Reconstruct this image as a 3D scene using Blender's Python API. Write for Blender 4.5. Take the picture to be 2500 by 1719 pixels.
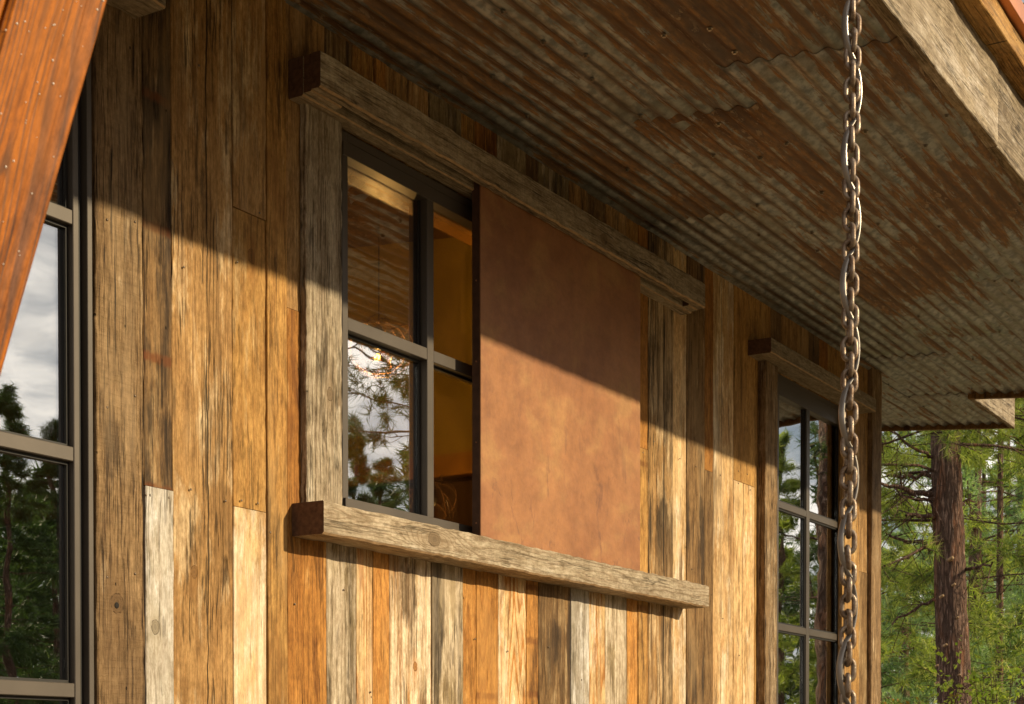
import bpy, bmesh, math, random
import numpy as np
from mathutils import Vector, Matrix

for o in list(bpy.data.objects):
    bpy.data.objects.remove(o)
S = bpy.context.scene
C = S.collection
RAD = math.radians

# ------------------------------------------------------------------ camera geometry
# World: X along the plank wall, Y into the house (wall face at Y = 3.5), Z up, ground at 0.
D = 3.5
FPX = 3900.0            # focal length in photograph pixels (2500 wide)
TH = math.atan(2365 / FPX)
PI_ = RAD(-1.0)
CXP, CYP = 1250.0, 1848 + FPX * math.tan(RAD(1.0))
EYE = 1.5
_r = Vector((math.sin(TH), -math.cos(TH), 0))
_a = Vector((math.cos(TH) * math.cos(PI_), math.sin(TH) * math.cos(PI_), math.sin(PI_)))
_u = _r.cross(_a)

def ray(x, y):
    return _a + _r * ((x - CXP) / FPX) + _u * ((CYP - y) / FPX)

def P(x, y, e=0.0):
    """point on the plane e metres in front of the wall face"""
    d = ray(x, y); t = (D - e) / d.y
    return Vector((d.x * t, D - e, EYE + d.z * t))

ROOF0, ROOFM = 0.6567 * D + EYE, 0.0823
def roof_z(y):
    return ROOF0 + ROOFM * y

def R(x, y):
    d = ray(x, y); t = (ROOF0 - EYE) / (d.z - ROOFM * d.y)
    return Vector((d.x * t, d.y * t, EYE + d.z * t))

def A(x, y, t):
    """point at axial distance t"""
    d = ray(x, y)
    return Vector((d.x * t, d.y * t, EYE + d.z * t))

GY = 3.55
def MIR(x, y, t):
    """point that the panes mirror at this place"""
    d = ray(x, y)
    return Vector((d.x * t, 2 * GY - d.y * t, EYE + d.z * t))

cam = bpy.data.cameras.new('camera')
cam.sensor_width = 36.0
cam.lens = FPX / 2500 * 36
cam.shift_y = (CYP - 859.5) / 2500
cam.clip_start = 0.05
cam.clip_end = 3000
cam.dof.use_dof = True
cam.dof.focus_distance = 6.2
cam.dof.aperture_fstop = 13.0
camo = bpy.data.objects.new('camera', cam)
M3 = Matrix((_r, _u, -_a)).transposed()
camo.matrix_world = Matrix.Translation((0, 0, EYE)) @ M3.to_4x4()
C.objects.link(camo)
S.camera = camo

# ------------------------------------------------------------------ sun, sky, exposure
KX, KZ = 0.35, 0.432                         # sun direction per metre out of the wall
sun_dir = Vector((KX, -1, KZ)).normalized()
SUN_EL = math.asin(sun_dir.z)
sl = bpy.data.lights.new('sun', 'SUN')
sl.energy = 5.0
sl.angle = RAD(1.0)
sl.color = (1.0, 0.82, 0.52)
so = bpy.data.objects.new('sun', sl)
so.rotation_euler = (-sun_dir).to_track_quat('-Z', 'Y').to_euler()
so.location = (4, -8, 8)
C.objects.link(so)

W = bpy.data.worlds.new('World')
S.world = W
W.use_nodes = True
wt = W.node_tree
for n in list(wt.nodes):
    wt.nodes.remove(n)

class NT:
    def __init__(s, tree):
        s.t = tree
    def n(s, typ, ins=None, **kw):
        nd = s.t.nodes.new(typ)
        for k, v in kw.items():
            setattr(nd, k, v)
        if ins:
            for k, v in ins.items():
                s.put(nd.inputs[k], v)
        return nd
    def put(s, sock, v):
        if isinstance(v, bpy.types.NodeSocket):
            s.t.links.new(v, sock)
        elif v is not None:
            sock.default_value = v
    def m(s, op, a, b=None, c=None, clamp=False):
        nd = s.t.nodes.new('ShaderNodeMath'); nd.operation = op; nd.use_clamp = clamp
        s.put(nd.inputs[0], a)
        if b is not None: s.put(nd.inputs[1], b)
        if c is not None: s.put(nd.inputs[2], c)
        return nd.outputs[0]
    def v(s, op, a, b=None):
        nd = s.t.nodes.new('ShaderNodeVectorMath'); nd.operation = op
        s.put(nd.inputs[0], a)
        if b is not None: s.put(nd.inputs[1], b)
        return nd.outputs['Value'] if op in ('LENGTH', 'DOT_PRODUCT', 'DISTANCE') else nd.outputs[0]
    def noise(s, vec, scale, detail=3, rough=0.5, dist=0.0, col=False):
        nd = s.n('ShaderNodeTexNoise', {'Vector': vec, 'Scale': scale, 'Detail': detail, 'Roughness': rough, 'Distortion': dist})
        return nd.outputs['Color' if col else 'Fac']
    def ramp(s, f, lo, hi, a=0.0, b=1.0, smooth=True):
        nd = s.n('ShaderNodeMapRange', {'Value': f, 'From Min': lo, 'From Max': hi, 'To Min': a, 'To Max': b})
        if smooth: nd.interpolation_type = 'SMOOTHSTEP'
        return nd.outputs[0]
    def mix(s, f, a, b, mode='MIX'):
        nd = s.t.nodes.new('ShaderNodeMix'); nd.data_type = 'RGBA'; nd.blend_type = mode
        s.put(nd.inputs[0], f)
        for sock, val in ((nd.inputs[6], a), (nd.inputs[7], b)):
            if isinstance(val, tuple) and len(val) == 3: val = val + (1,)
            s.put(sock, val)
        return nd.outputs[2]
    def xyz(s, v):
        nd = s.n('ShaderNodeSeparateXYZ', {0: v}); return nd.outputs
    def comb(s, x, y, z):
        return s.n('ShaderNodeCombineXYZ', {0: x, 1: y, 2: z}).outputs[0]
    def att(s, name):
        return s.n('ShaderNodeAttribute', attribute_type='OBJECT', attribute_name=name)

N = NT(wt)
sky = N.n('ShaderNodeTexSky', sky_type='NISHITA')
sky.sun_disc = False
sky.sun_elevation = SUN_EL
sky.sun_rotation = math.atan2(sun_dir.x, sun_dir.y)
sky.air_density = 1.0
sky.dust_density = 2.0
wc = N.n('ShaderNodeTexCoord').outputs['Generated']
wx = N.xyz(wc)
den = N.m('MAXIMUM', N.m('ADD', wx[2], 0.12), 0.05)
cv = N.comb(N.m('DIVIDE', wx[0], den), N.m('DIVIDE', wx[1], den), 0.0)
cn = N.noise(cv, 1.15, 6, 0.55, 0.3)
cn2 = N.noise(cv, 2.6, 5, 0.6, 0.2)
cmask = N.ramp(cn, 0.34, 0.52)
ccol = N.mix(N.ramp(cn2, 0.36, 0.62), (7.5, 7.8, 8.2), (21.0, 19.6, 17.8))
skyc = N.mix(cmask, sky.outputs[0], ccol)
bg = N.n('ShaderNodeBackground', {'Color': skyc, 'Strength': 0.066})
N.t.links.new(bg.outputs[0], N.n('ShaderNodeOutputWorld').inputs[0])

S.view_settings.view_transform = 'Standard'
S.view_settings.look = 'None'
S.view_settings.exposure = 0.20
S.view_settings.gamma = 1.0
S.view_settings.use_curve_mapping = False
S.render.engine = 'CYCLES'
S.cycles.max_bounces = 8
S.cycles.transparent_max_bounces = 12
S.cycles.caustics_reflective = False
S.cycles.caustics_refractive = False

# ------------------------------------------------------------------ materials
def new_mat(name):
    m = bpy.data.materials.new(name)
    m.use_nodes = True
    m.node_tree.nodes.clear()
    return m, NT(m.node_tree)

def finish(N_, col, rough=0.6, metal=0.0, height=None, dist=0.002, spec=0.3, strength=1.0, extra=None):
    ins = {'Base Color': col, 'Roughness': rough, 'Metallic': metal, 'Specular IOR Level': spec}
    if isinstance(col, tuple) and len(col) == 3: ins['Base Color'] = col + (1,)
    if height is not None:
        b = N_.n('ShaderNodeBump', {'Height': height, 'Distance': dist, 'Strength': strength})
        ins['Normal'] = b.outputs[0]
    if extra: ins.update(extra)
    p = N_.n('ShaderNodeBsdfPrincipled', ins)
    N_.t.links.new(p.outputs[0], N_.n('ShaderNodeOutputMaterial').inputs[0])
    return p

def wood_material(name, wet=False):
    m, n = new_mat(name)
    c1, c2, c3, c4 = (n.att(k).outputs['Color'] for k in ('c1', 'c2', 'c3', 'c4'))
    wa = n.xyz(n.att('wa').outputs['Vector'])   # pale, stain, grain contrast
    wb = n.xyz(n.att('wb').outputs['Vector'])   # ring frequency, fibre, crack
    wc_ = n.xyz(n.att('wc').outputs['Vector'])  # seed, saw marks, streaks
    kn = n.xyz(n.att('kn').outputs['Vector'])
    ck = n.xyz(n.att('ck').outputs['Vector'])
    co = n.n('ShaderNodeTexCoord').outputs['Object']
    X, Y, Z = n.xyz(co)
    sx = n.m('MULTIPLY', wc_[0], 3.71)
    cs = n.v('ADD', co, n.comb(sx, n.m('MULTIPLY', wc_[0], 1.3), n.m('MULTIPLY', wc_[0], 7.9)))
    # slow sideways wander of the fibre
    wob = n.m('MULTIPLY', n.m('SUBTRACT', n.noise(n.v('MULTIPLY', cs, (4, 4, 1.6)), 1.0, 2), 0.5), 0.03)
    cw = n.v('ADD', cs, n.comb(wob, 0.0, 0.0))
    # knot field
    dx = n.m('SUBTRACT', X, kn[0]); dz = n.m('MULTIPLY', n.m('SUBTRACT', Z, kn[1]), 0.75)
    kr = n.m('MAXIMUM', kn[2], 0.0001)
    kd = n.m('DIVIDE', n.m('SQRT', n.m('ADD', n.m('MULTIPLY', dx, dx), n.m('MULTIPLY', dz, dz))), kr)
    kdz = n.m('DIVIDE', n.m('SQRT', n.m('ADD', n.m('MULTIPLY', dx, dx), n.m('MULTIPLY', n.m('MULTIPLY', dz, dz), 0.16))), kr)
    kon = n.m('GREATER_THAN', kn[2], 0.001)
    kn_n = n.noise(n.v('MULTIPLY', cs, (60, 60, 60)), 1.0, 3)
    kdn = n.m('ADD', kd, n.m('MULTIPLY', n.m('SUBTRACT', n.noise(n.v('MULTIPLY', cs, (35, 35, 22)), 1.0, 4), 0.5), 0.9))
    kbump = n.m('MULTIPLY', n.m('EXPONENT', n.m('MULTIPLY', n.m('MULTIPLY', kdz, kdz), -0.35)), kon)
    # small random knots
    vor = n.n('ShaderNodeTexVoronoi', {'Vector': n.v('MULTIPLY', cs, (4.6, 1.0, 2.2)), 'Scale': 1.0, 'Randomness': 0.9})
    vsel = n.m('GREATER_THAN', n.xyz(vor.outputs['Color'])[0], 0.62)
    vd = n.m('ADD', vor.outputs['Distance'], n.m('MULTIPLY', n.m('SUBTRACT', kn_n, 0.5), 0.05))
    rk = n.m('MULTIPLY', n.ramp(vd, 0.030, 0.060, 1.0, 0.0), vsel)
    rkb = n.m('MULTIPLY', n.ramp(vd, 0.0, 0.32, 0.35, 0.0), vsel)
    # growth rings: contour lines of a long stretched field
    fld = n.noise(n.v('MULTIPLY', cw, (7.0, 7.0, 0.55)), 1.0, 2, 0.45)
    fld = n.m('ADD', n.m('ADD', fld, n.m('MULTIPLY', kbump, 0.30)), n.m('MULTIPLY', rkb, 0.35))
    ph = n.m('MULTIPLY', fld, wb[0])
    sn = n.m('FRACT', ph)
    ring = n.m('MULTIPLY', n.ramp(sn, 0.45, 0.85), n.ramp(sn, 0.9, 1.0, 1.0, 0.0))
    # fibres
    f1 = n.noise(n.v('MULTIPLY', cw, (240, 240, 5)), 1.0, 3, 0.6)
    f2 = n.noise(n.v('MULTIPLY', cw, (70, 70, 1.6)), 1.0, 4, 0.65)
    f3 = n.noise(n.v('MULTIPLY', cw, (18, 18, 0.7)), 1.0, 5, 0.6)
    blotch = n.noise(n.v('MULTIPLY', cs, (9, 9, 3.2)), 1.0, 6, 0.62)
    gray = n.noise(n.v('MULTIPLY', cs, (3.2, 3.2, 0.9)), 1.0, 4, 0.6)
    # base
    gf = n.m('MULTIPLY', ring, wa[2], clamp=True)
    col = n.mix(gf, c1, c2)
    str_ = n.m('MULTIPLY', n.ramp(n.m('ADD', n.m('MULTIPLY', f3, 0.6), n.m('MULTIPLY', f2, 0.4)), 0.47, 0.66), wc_[2], clamp=True)
    col = n.mix(str_, col, c2)
    # pale weathered / whitewashed places
    pst = n.noise(n.v('MULTIPLY', cw, (30, 30, 3.0)), 1.0, 7, 0.72)
    pb = n.xyz(n.att('pb').outputs['Vector']); st = n.xyz(n.att('st').outputs['Vector'])
    def blob(q, stretch):
        a_ = n.m('SUBTRACT', X, q[0]); b_ = n.m('MULTIPLY', n.m('SUBTRACT', Z, q[1]), stretch)
        dd_ = n.m('DIVIDE', n.m('SQRT', n.m('ADD', n.m('MULTIPLY', a_, a_), n.m('MULTIPLY', b_, b_))), n.m('MAXIMUM', q[2], 0.0001))
        dd_ = n.m('ADD', dd_, n.m('MULTIPLY', n.m('SUBTRACT', n.noise(n.v('MULTIPLY', cs, (22, 22, 9)), 1.0, 6, .65), 0.5), 2.2))
        return n.m('MULTIPLY', n.ramp(dd_, 0.7, 1.25, 1.0, 0.0), n.m('GREATER_THAN', q[2], 0.001))
    pm = n.m('ADD', n.m('ADD', n.m('MULTIPLY', blotch, 0.40), n.m('MULTIPLY', gray, 0.32)), n.m('MULTIPLY', pst, 0.28))
    lo = n.m('SUBTRACT', 0.615, n.m('MULTIPLY', wa[0], 0.28))
    pnode = n.n('ShaderNodeMapRange', {'Value': pm, 'From Min': lo, 'From Max': n.m('ADD', lo, 0.065)})
    pnode.interpolation_type = 'SMOOTHSTEP'
    pale = n.m('MULTIPLY', n.m('MAXIMUM', pnode.outputs[0], blob(pb, 0.42)), n.ramp(f2, 0.36, 0.54, 0.30, 1.0))
    col = n.mix(n.m('MULTIPLY', pale, 0.85), col, c3)
    # dark stains that run along the board
    sm = n.m('ADD', n.m('MULTIPLY', n.noise(n.v('MULTIPLY', cw, (17, 17, 1.7)), 1.0, 8, 0.68), 0.62),
             n.m('MULTIPLY', n.noise(n.v('MULTIPLY', cs, (5, 5, 2.2)), 1.0, 4), 0.38))
    lo2 = n.m('SUBTRACT', 0.63, n.m('MULTIPLY', wa[1], 0.27))
    snode = n.n('ShaderNodeMapRange', {'Value': sm, 'From Min': lo2, 'From Max': n.m('ADD', lo2, 0.09)})
    snode.interpolation_type = 'SMOOTHSTEP'
    col = n.mix(n.m('MULTIPLY', n.m('MULTIPLY', n.m('MAXIMUM', snode.outputs[0], blob(st, 0.45)), n.ramp(pst, .34, .5, .45, 1)), 0.88), col, c4)
    # fibre contrast
    fm = n.m('ADD', n.m('MULTIPLY', f1, 0.5), n.m('MULTIPLY', f2, 0.5))
    fk = n.ramp(fm, 0.40, 0.57, 1.0, 0.0, False)
    dk = n.m('SUBTRACT', 1.0, n.m('MULTIPLY', n.m('MULTIPLY', fk, fk), wb[1]))
    col = n.mix(1.0, col, n.comb(dk, n.m('POWER', dk, 1.12), n.m('POWER', dk, 1.25)), 'MULTIPLY')
    # mottling and grime
    mt_ = n.ramp(n.noise(n.v('MULTIPLY', cs, (26, 26, 11)), 1.0, 6, 0.72), 0.36, 0.60, 0.70, 1.14, False)
    col = n.mix(1.0, col, n.comb(mt_, n.m('POWER', mt_, 1.15), n.m('POWER', mt_, 1.35)), 'MULTIPLY')
    mt2 = n.ramp(n.noise(n.v('MULTIPLY', cs, (110, 110, 34)), 1.0, 5, 0.8), 0.40, 0.60, 0.78, 1.16, False)
    col = n.mix(1.0, col, n.comb(mt2, mt2, n.m('POWER', mt2, 1.2)), 'MULTIPLY')
    bd = n.xyz(n.att('bd').outputs['Vector'])
    bz = n.m('DIVIDE', n.m('SUBTRACT', n.m('ADD', Z, n.m('MULTIPLY', n.m('SUBTRACT', kn_n, .5), .02)), bd[0]), n.m('MAXIMUM', bd[1], .001))
    bf = n.m('ABSOLUTE', n.m('SUBTRACT', n.m('FRACT', bz), 0.5))
    bm_ = n.m('MULTIPLY', n.m('MULTIPLY', n.ramp(n.m('MULTIPLY', bf, bd[1]), 0.006, 0.022, 1.0, 0.0), bd[2]), n.ramp(pst, .35, .6, .4, 1))
    col = n.mix(bm_, col, (0.12, 0.034, 0.008))
    tl = n.noise(n.v('MULTIPLY', cs, (5, 5, 1.1)), 1.0, 5, 0.6)
    col = n.mix(n.m('MULTIPLY', n.ramp(tl, 0.50, 0.68, 0, 0.6), n.m('ADD', n.m('MULTIPLY', wa[1], 2.0), 0.12, clamp=True)), col, n.mix(0.5, c2, c4))
    col = n.mix(n.ramp(tl, 0.32, 0.46, 0.35, 0), col, n.mix(0.5, c1, c3))
    big = n.ramp(n.noise(n.v('MULTIPLY', cs, (1.8, 1.8, 0.6)), 1.0, 3), 0.3, 0.7, 0.80, 1.14, False)
    col = n.mix(1.0, col, n.comb(big, big, big), 'MULTIPLY')
    # across-the-board saw marks
    sw = n.noise(n.v('MULTIPLY', cs, (7, 7, 85)), 1.0, 4, 0.7)
    saw = n.m('MULTIPLY', n.ramp(sw, 0.45, 0.62), wc_[1])
    sd = n.m('SUBTRACT', 1.0, n.m('MULTIPLY', saw, 0.15))
    col = n.mix(1.0, col, n.comb(sd, sd, sd), 'MULTIPLY')
    # cracks
    cr = n.noise(n.v('MULTIPLY', cw, (24, 24, 0.55)), 1.0, 3, 0.5)
    crm = n.m('ABSOLUTE', n.m('SUBTRACT', cr, 0.5))
    cgate = n.ramp(n.noise(n.v('MULTIPLY', cs, (6, 6, 1.4)), 1.0, 2), 0.50, 0.60)
    crack = n.m('MULTIPLY', n.m('MULTIPLY', n.ramp(crm, 0.003, 0.014, 1.0, 0.0), cgate), wb[2], clamp=True)
    cwx = n.m('ADD', ck[0], n.m('MULTIPLY', n.m('SUBTRACT', n.noise(n.comb(0.0, sx, n.m('MULTIPLY', Z, 2.2)), 1.0, 4, 0.6), 0.5), ck[1]))
    cwid = n.m('MULTIPLY', ck[2], n.ramp(n.noise(n.comb(sx, 0.0, n.m('MULTIPLY', Z, 3.0)), 1.0, 3), 0.28, 0.65, 0.15, 1.3))
    cdd = n.m('DIVIDE', n.m('ABSOLUTE', n.m('SUBTRACT', X, cwx)), n.m('MAXIMUM', cwid, 0.00001))
    crack2 = n.m('MULTIPLY', n.ramp(cdd, 0.6, 1.25, 1.0, 0.0), n.m('GREATER_THAN', ck[2], 0.0001))
    cr3 = n.m('ABSOLUTE', n.m('SUBTRACT', n.noise(n.v('MULTIPLY', cw, (62, 62, 1.9)), 1.0, 2, 0.5), 0.5))
    cg3 = n.ramp(n.noise(n.v('MULTIPLY', cs, (15, 15, 3.4)), 1.0, 3, .6), 0.53, 0.60)
    crack3 = n.m('MULTIPLY', n.m('MULTIPLY', n.ramp(cr3, 0.012, 0.035, 1.0, 0.0), cg3), n.m('ADD', 0.35, wb[2]), clamp=True)
    crack = n.m('MAXIMUM', n.m('MAXIMUM', crack, crack2), n.m('MULTIPLY', crack3, 0.8))
    # nail holes
    vn = n.n('ShaderNodeTexVoronoi', {'Vector': n.v('MULTIPLY', cs, (16, 1, 9)), 'Scale': 1.0})
    nh = n.m('MULTIPLY', n.ramp(vn.outputs['Distance'], 0.03, 0.055, 1.0, 0.0), n.m('GREATER_THAN', n.xyz(vn.outputs['Color'])[1], 0.6))
    # knots
    krr = n.m('SINE', n.m('MULTIPLY', kdn, 17.0))
    kcol = n.mix(n.ramp(krr, -0.6, 0.7), c4, n.mix(0.45, c2, c4))
    km = n.m('MULTIPLY', n.ramp(kdn, 0.92, 1.08, 1.0, 0.0), kon)
    kedge = n.m('MULTIPLY', n.m('MULTIPLY', n.ramp(kdn, 0.86, 0.98), n.ramp(kdn, 1.0, 1.10, 1.0, 0.0)), n.m('MULTIPLY', kon, n.ramp(kn_n, .4, .55)))
    kcol = n.mix(n.ramp(kdn, 0.1, 0.5, 0.8, 0.0), n.mix(1.0, kcol, (0.75, 0.72, 0.68), 'MULTIPLY'), (0.02, 0.012, 0.008))
    col = n.mix(n.m('MULTIPLY', km, 0.9), col, kcol)
    col = n.mix(n.m('MULTIPLY', n.ramp(kdz, 0.6, 2.2, 0.5, 0.0), kon), col, c2)
    col = n.mix(n.m('MULTIPLY', rk, 0.8), col, n.mix(0.35, c2, c4))
    hole = n.m('MAXIMUM', n.m('MAXIMUM', crack, nh), n.m('MULTIPLY', kedge, 0.35))
    col = n.mix(n.m('MULTIPLY', hole, 0.88), col, (0.012, 0.008, 0.005))
    h = n.m('ADD', n.m('MULTIPLY', f1, 0.25), n.m('MULTIPLY', f2, 0.5))
    h = n.m('ADD', h, n.m('MULTIPLY', ring, 0.22))
    h = n.m('SUBTRACT', h, n.m('MULTIPLY', saw, 0.3))
    h = n.m('SUBTRACT', h, n.m('MULTIPLY', hole, 1.6))
    h = n.m('ADD', h, n.m('MULTIPLY', blotch, 0.5))
    if wet:
        finish(n, col, 0.55, 0, h, 0.0006, 0.12)
    else:
        finish(n, col, n.m('ADD', 0.62, n.m('MULTIPLY', f2, 0.25)), 0, h, 0.0036, 0.2)
    return m

WOOD = wood_material('weathered_wood')
WOODWET = wood_material('stained_wet_wood', True)

def plain(name, col, rough=0.5, metal=0.0, spec=0.4, nscale=8.0, var=0.15, bump=0.0):
    m, n = new_mat(name)
    co = n.n('ShaderNodeTexCoord').outputs['Object']
    f = n.noise(co, nscale, 5, 0.6)
    k = n.ramp(f, 0.3, 0.7, 1 - var, 1 + var, False)
    c = n.mix(1.0, col, n.comb(k, k, k), 'MULTIPLY')
    finish(n, c, n.m('ADD', rough - 0.08, n.m('MULTIPLY', f, 0.16)), metal, f if bump else None, bump or 0.001, spec)
    return m

FRAME = plain('bronze_window_frame', (0.092, 0.076, 0.063), 0.42, 0.35, 0.5, 3.0, 0.10)
DARK = plain('dark_rubber_gasket', (0.012, 0.010, 0.009), 0.5)
BACKING = plain('black_building_paper', (0.015, 0.012, 0.010), 0.9)
COPPER = plain('copper_flashing', (0.50, 0.18, 0.06), 0.38, 0.6, 0.5, 6, 0.2)
OCHRE = plain('ochre_plaster', (0.60, 0.40, 0.06), 0.8, 0, 0.2, 3, 0.12, 0.001)
INWOOD = plain('dark_interior_wood', (0.13, 0.065, 0.03), 0.5, 0, 0.4, 5, 0.3)
TRIMW = plain('honey_interior_trim', (0.62, 0.28, 0.04), 0.4, 0, 0.4, 5, 0.2)
WIRE = plain('copper_wire', (0.13, 0.055, 0.020), 0.5, 0.4, 0.5, 20, 0.1)
SOCK = plain('black_lamp_socket', (0.02, 0.018, 0.016), 0.4)
CABLE = plain('grey_flat_cable', (0.24, 0.215, 0.19), 0.30, 0.4, 0.6, 15, 0.12)

def emis(name, col, s):
    m, n = new_mat(name)
    e = n.n('ShaderNodeEmission', {'Color': col + (1,), 'Strength': s})
    n.t.links.new(e.outputs[0], n.n('ShaderNodeOutputMaterial').inputs[0])
    return m
BULB = emis('lit_filament', (1.0, 0.55, 0.16), 30.0)

def glass_mat(name, base, tint):
    m, n = new_mat(name)
    fr = n.m('POWER', n.n('ShaderNodeLayerWeight', {'Blend': 0.5}).outputs['Facing'], 3.0)
    co = n.n('ShaderNodeTexCoord').outputs['Object']
    wv = n.noise(n.v('MULTIPLY', co, (1.2, 1.2, 1.6)), 1.6, 2)
    bp = n.n('ShaderNodeBump', {'Height': wv, 'Distance': 0.004, 'Strength': 0.35}).outputs[0]
    g = n.n('ShaderNodeBsdfGlossy', {'Color': (0.95, 0.95, 0.95, 1), 'Roughness': 0.0, 'Normal': bp})
    t = n.n('ShaderNodeBsdfTransparent', {'Color': tint + (1,)})
    mx = n.n('ShaderNodeMixShader', {0: n.m('ADD', n.m('MULTIPLY', fr, 0.6), base, clamp=True), 1: t.outputs[0], 2: g.outputs[0]})
    n.t.links.new(mx.outputs[0], n.n('ShaderNodeOutputMaterial').inputs[0])
    return m
GLASS = glass_mat('coated_window_glass', 0.46, (0.90, 0.90, 0.86))
BULBGLASS = glass_mat('bulb_glass', 0.0, (1.0, 0.8, 0.5))

def drop_mat():
    m, n = new_mat('water_droplet')
    finish(n, (0.9, 0.8, 0.7), 0.04, 0, None, spec=1.0, extra={'Transmission Weight': 0.2, 'IOR': 1.33})
    return m
DROP = drop_mat()

def corten():
    m, n = new_mat('rusted_steel_sheet')
    co = n.n('ShaderNodeTexCoord').outputs['Object']
    a = n.noise(n.v('MULTIPLY', co, (2.0, 2.0, 1.2)), 1.0, 6, 0.62)
    b = n.noise(n.v('MULTIPLY', co, (3, 3, 4.2)), 1.0, 7, 0.62, 0.3)
    c = n.noise(n.v('MULTIPLY', co, (60, 60, 40)), 1.0, 4, 0.7)
    d = n.noise(n.v('MULTIPLY', co, (12, 12, 4.5)), 1.0, 5, 0.65, 0.8)
    col = n.mix(n.ramp(a, 0.35, 0.65), (0.255, 0.105, 0.044), (0.335, 0.150, 0.060))
    col = n.mix(n.m('MULTIPLY', n.ramp(b, 0.50, 0.66), 0.6), col, (0.37, 0.20, 0.075))
    col = n.mix(n.m('MULTIPLY', n.ramp(c, 0.45, 0.7), 0.22), col, (0.22, 0.09, 0.05))
    e = n.ramp(n.noise(n.v('MULTIPLY', co, (10, 10, 15)), 1.0, 8, 0.72), 0.38, 0.62, 0.86, 1.10, False)
    col = n.mix(1.0, col, n.comb(e, e, e), 'MULTIPLY')
    z = n.xyz(co)[2]
    low = n.ramp(z, -0.5, 0.1, 1.0, 0.15)
    col = n.mix(n.m('MULTIPLY', n.m('MULTIPLY', n.ramp(d, 0.57, 0.66), low), 0.55), col, (0.13, 0.055, 0.035))
    finish(n, col, n.ramp(b, 0.3, 0.7, 0.42, 0.6), 0.12, n.m('ADD', c, n.m('MULTIPLY', b, 1.2)), 0.0012, 0.4)
    return m
CORTEN = corten()

PITCH = 0.084
def tin_mat():
    m, n = new_mat('rusty_corrugated_tin')
    ra = n.xyz(n.att('ra').outputs['Vector'])     # seed, rust amount, tone
    co = n.n('ShaderNodeTexCoord').outputs['Object']
    X, Y, Z = n.xyz(co)
    cs = n.v('ADD', co, n.comb(n.m('MULTIPLY', ra[0], 5.3), n.m('MULTIPLY', ra[0], 2.9), 0.0))
    wave = n.m('SINE', n.m('MULTIPLY', Y, 2 * math.pi / PITCH))          # +1 on the ribs nearest the roof
    patch = n.noise(n.v('MULTIPLY', cs, (0.9, 2.1, 1)), 1.0, 3, 0.55)
    strk = n.noise(n.v('MULTIPLY', cs, (2.2, 36, 1)), 1.0, 7, 0.70, 0.25)
    fine = n.noise(n.v('MULTIPLY', cs, (14, 60, 1)), 1.0, 5, 0.7)
    rs = n.m('ADD', n.m('ADD', n.m('MULTIPLY', patch, 0.72), n.m('MULTIPLY', strk, 0.75)), n.m('MULTIPLY', fine, 0.16))
    rs = n.m('ADD', rs, n.m('MULTIPLY', wave, 0.045))
    rs = n.m('ADD', rs, n.m('MULTIPLY', n.m('SUBTRACT', ra[1], 0.5), 0.42))
    rust = n.ramp(rs, 0.865, 0.915)
    heavy = n.ramp(rs, 0.95, 1.06)
    mott = n.noise(n.v('MULTIPLY', cs, (16, 26, 1)), 1.0, 5, 0.6)
    zinc = n.mix(n.ramp(mott, 0.35, 0.65), (0.150, 0.160, 0.165), (0.43, 0.435, 0.43))
    zinc = n.mix(n.m('MULTIPLY', n.ramp(n.noise(n.v('MULTIPLY', cs, (3, 6, 1)), 1.0, 4), 0.45, 0.65), 0.55), zinc, (0.235, 0.205, 0.150))
    zinc = n.mix(n.m('SUBTRACT', 1.0, ra[2], clamp=True), zinc, (0.10, 0.10, 0.095))
    rc = n.mix(n.ramp(fine, 0.35, 0.68), (0.095, 0.044, 0.014), (0.28, 0.132, 0.030))
    rc = n.mix(n.m('MULTIPLY', heavy, 0.7), rc, (0.045, 0.018, 0.010))
    col = n.mix(n.m('MULTIPLY', rust, 0.92), zinc, rc)
    # thin rust runs in the grooves
    gr = n.m('MULTIPLY', n.ramp(wave, 0.0, 0.9), n.ramp(n.noise(n.v('MULTIPLY', cs, (1.2, 9, 1)), 1.0, 4), 0.45, 0.6))
    col = n.mix(n.m('MULTIPLY', gr, 0.75), col, (0.095, 0.045, 0.017))
    # flaking remains of zinc on the rust
    fl = n.noise(n.v('MULTIPLY', cs, (11, 40, 1)), 1.0, 7, 0.68, 0.4)
    flg = n.ramp(n.noise(n.v('MULTIPLY', cs, (1.5, 2.4, 1)), 1.0, 2), 0.50, 0.58)
    flm = n.m('MULTIPLY', n.m('MULTIPLY', n.ramp(fl, 0.56, 0.60), flg), rust)
    col = n.mix(n.m('MULTIPLY', flm, 0.75), col, (0.42, 0.31, 0.21))
    h = n.m('ADD', n.m('MULTIPLY', fine, 0.4), n.m('MULTIPLY', flm, 0.8))
    h = n.m('ADD', h, n.m('MULTIPLY', strk, 0.5))
    ro = n.m('ADD', 0.38, n.m('MULTIPLY', rust, 0.26))
    finish(n, col, ro, n.m('MULTIPLY', n.m('SUBTRACT', 1.0, rust), 0.45), h, 0.0022, 0.5)
    return m
TIN = tin_mat()

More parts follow.
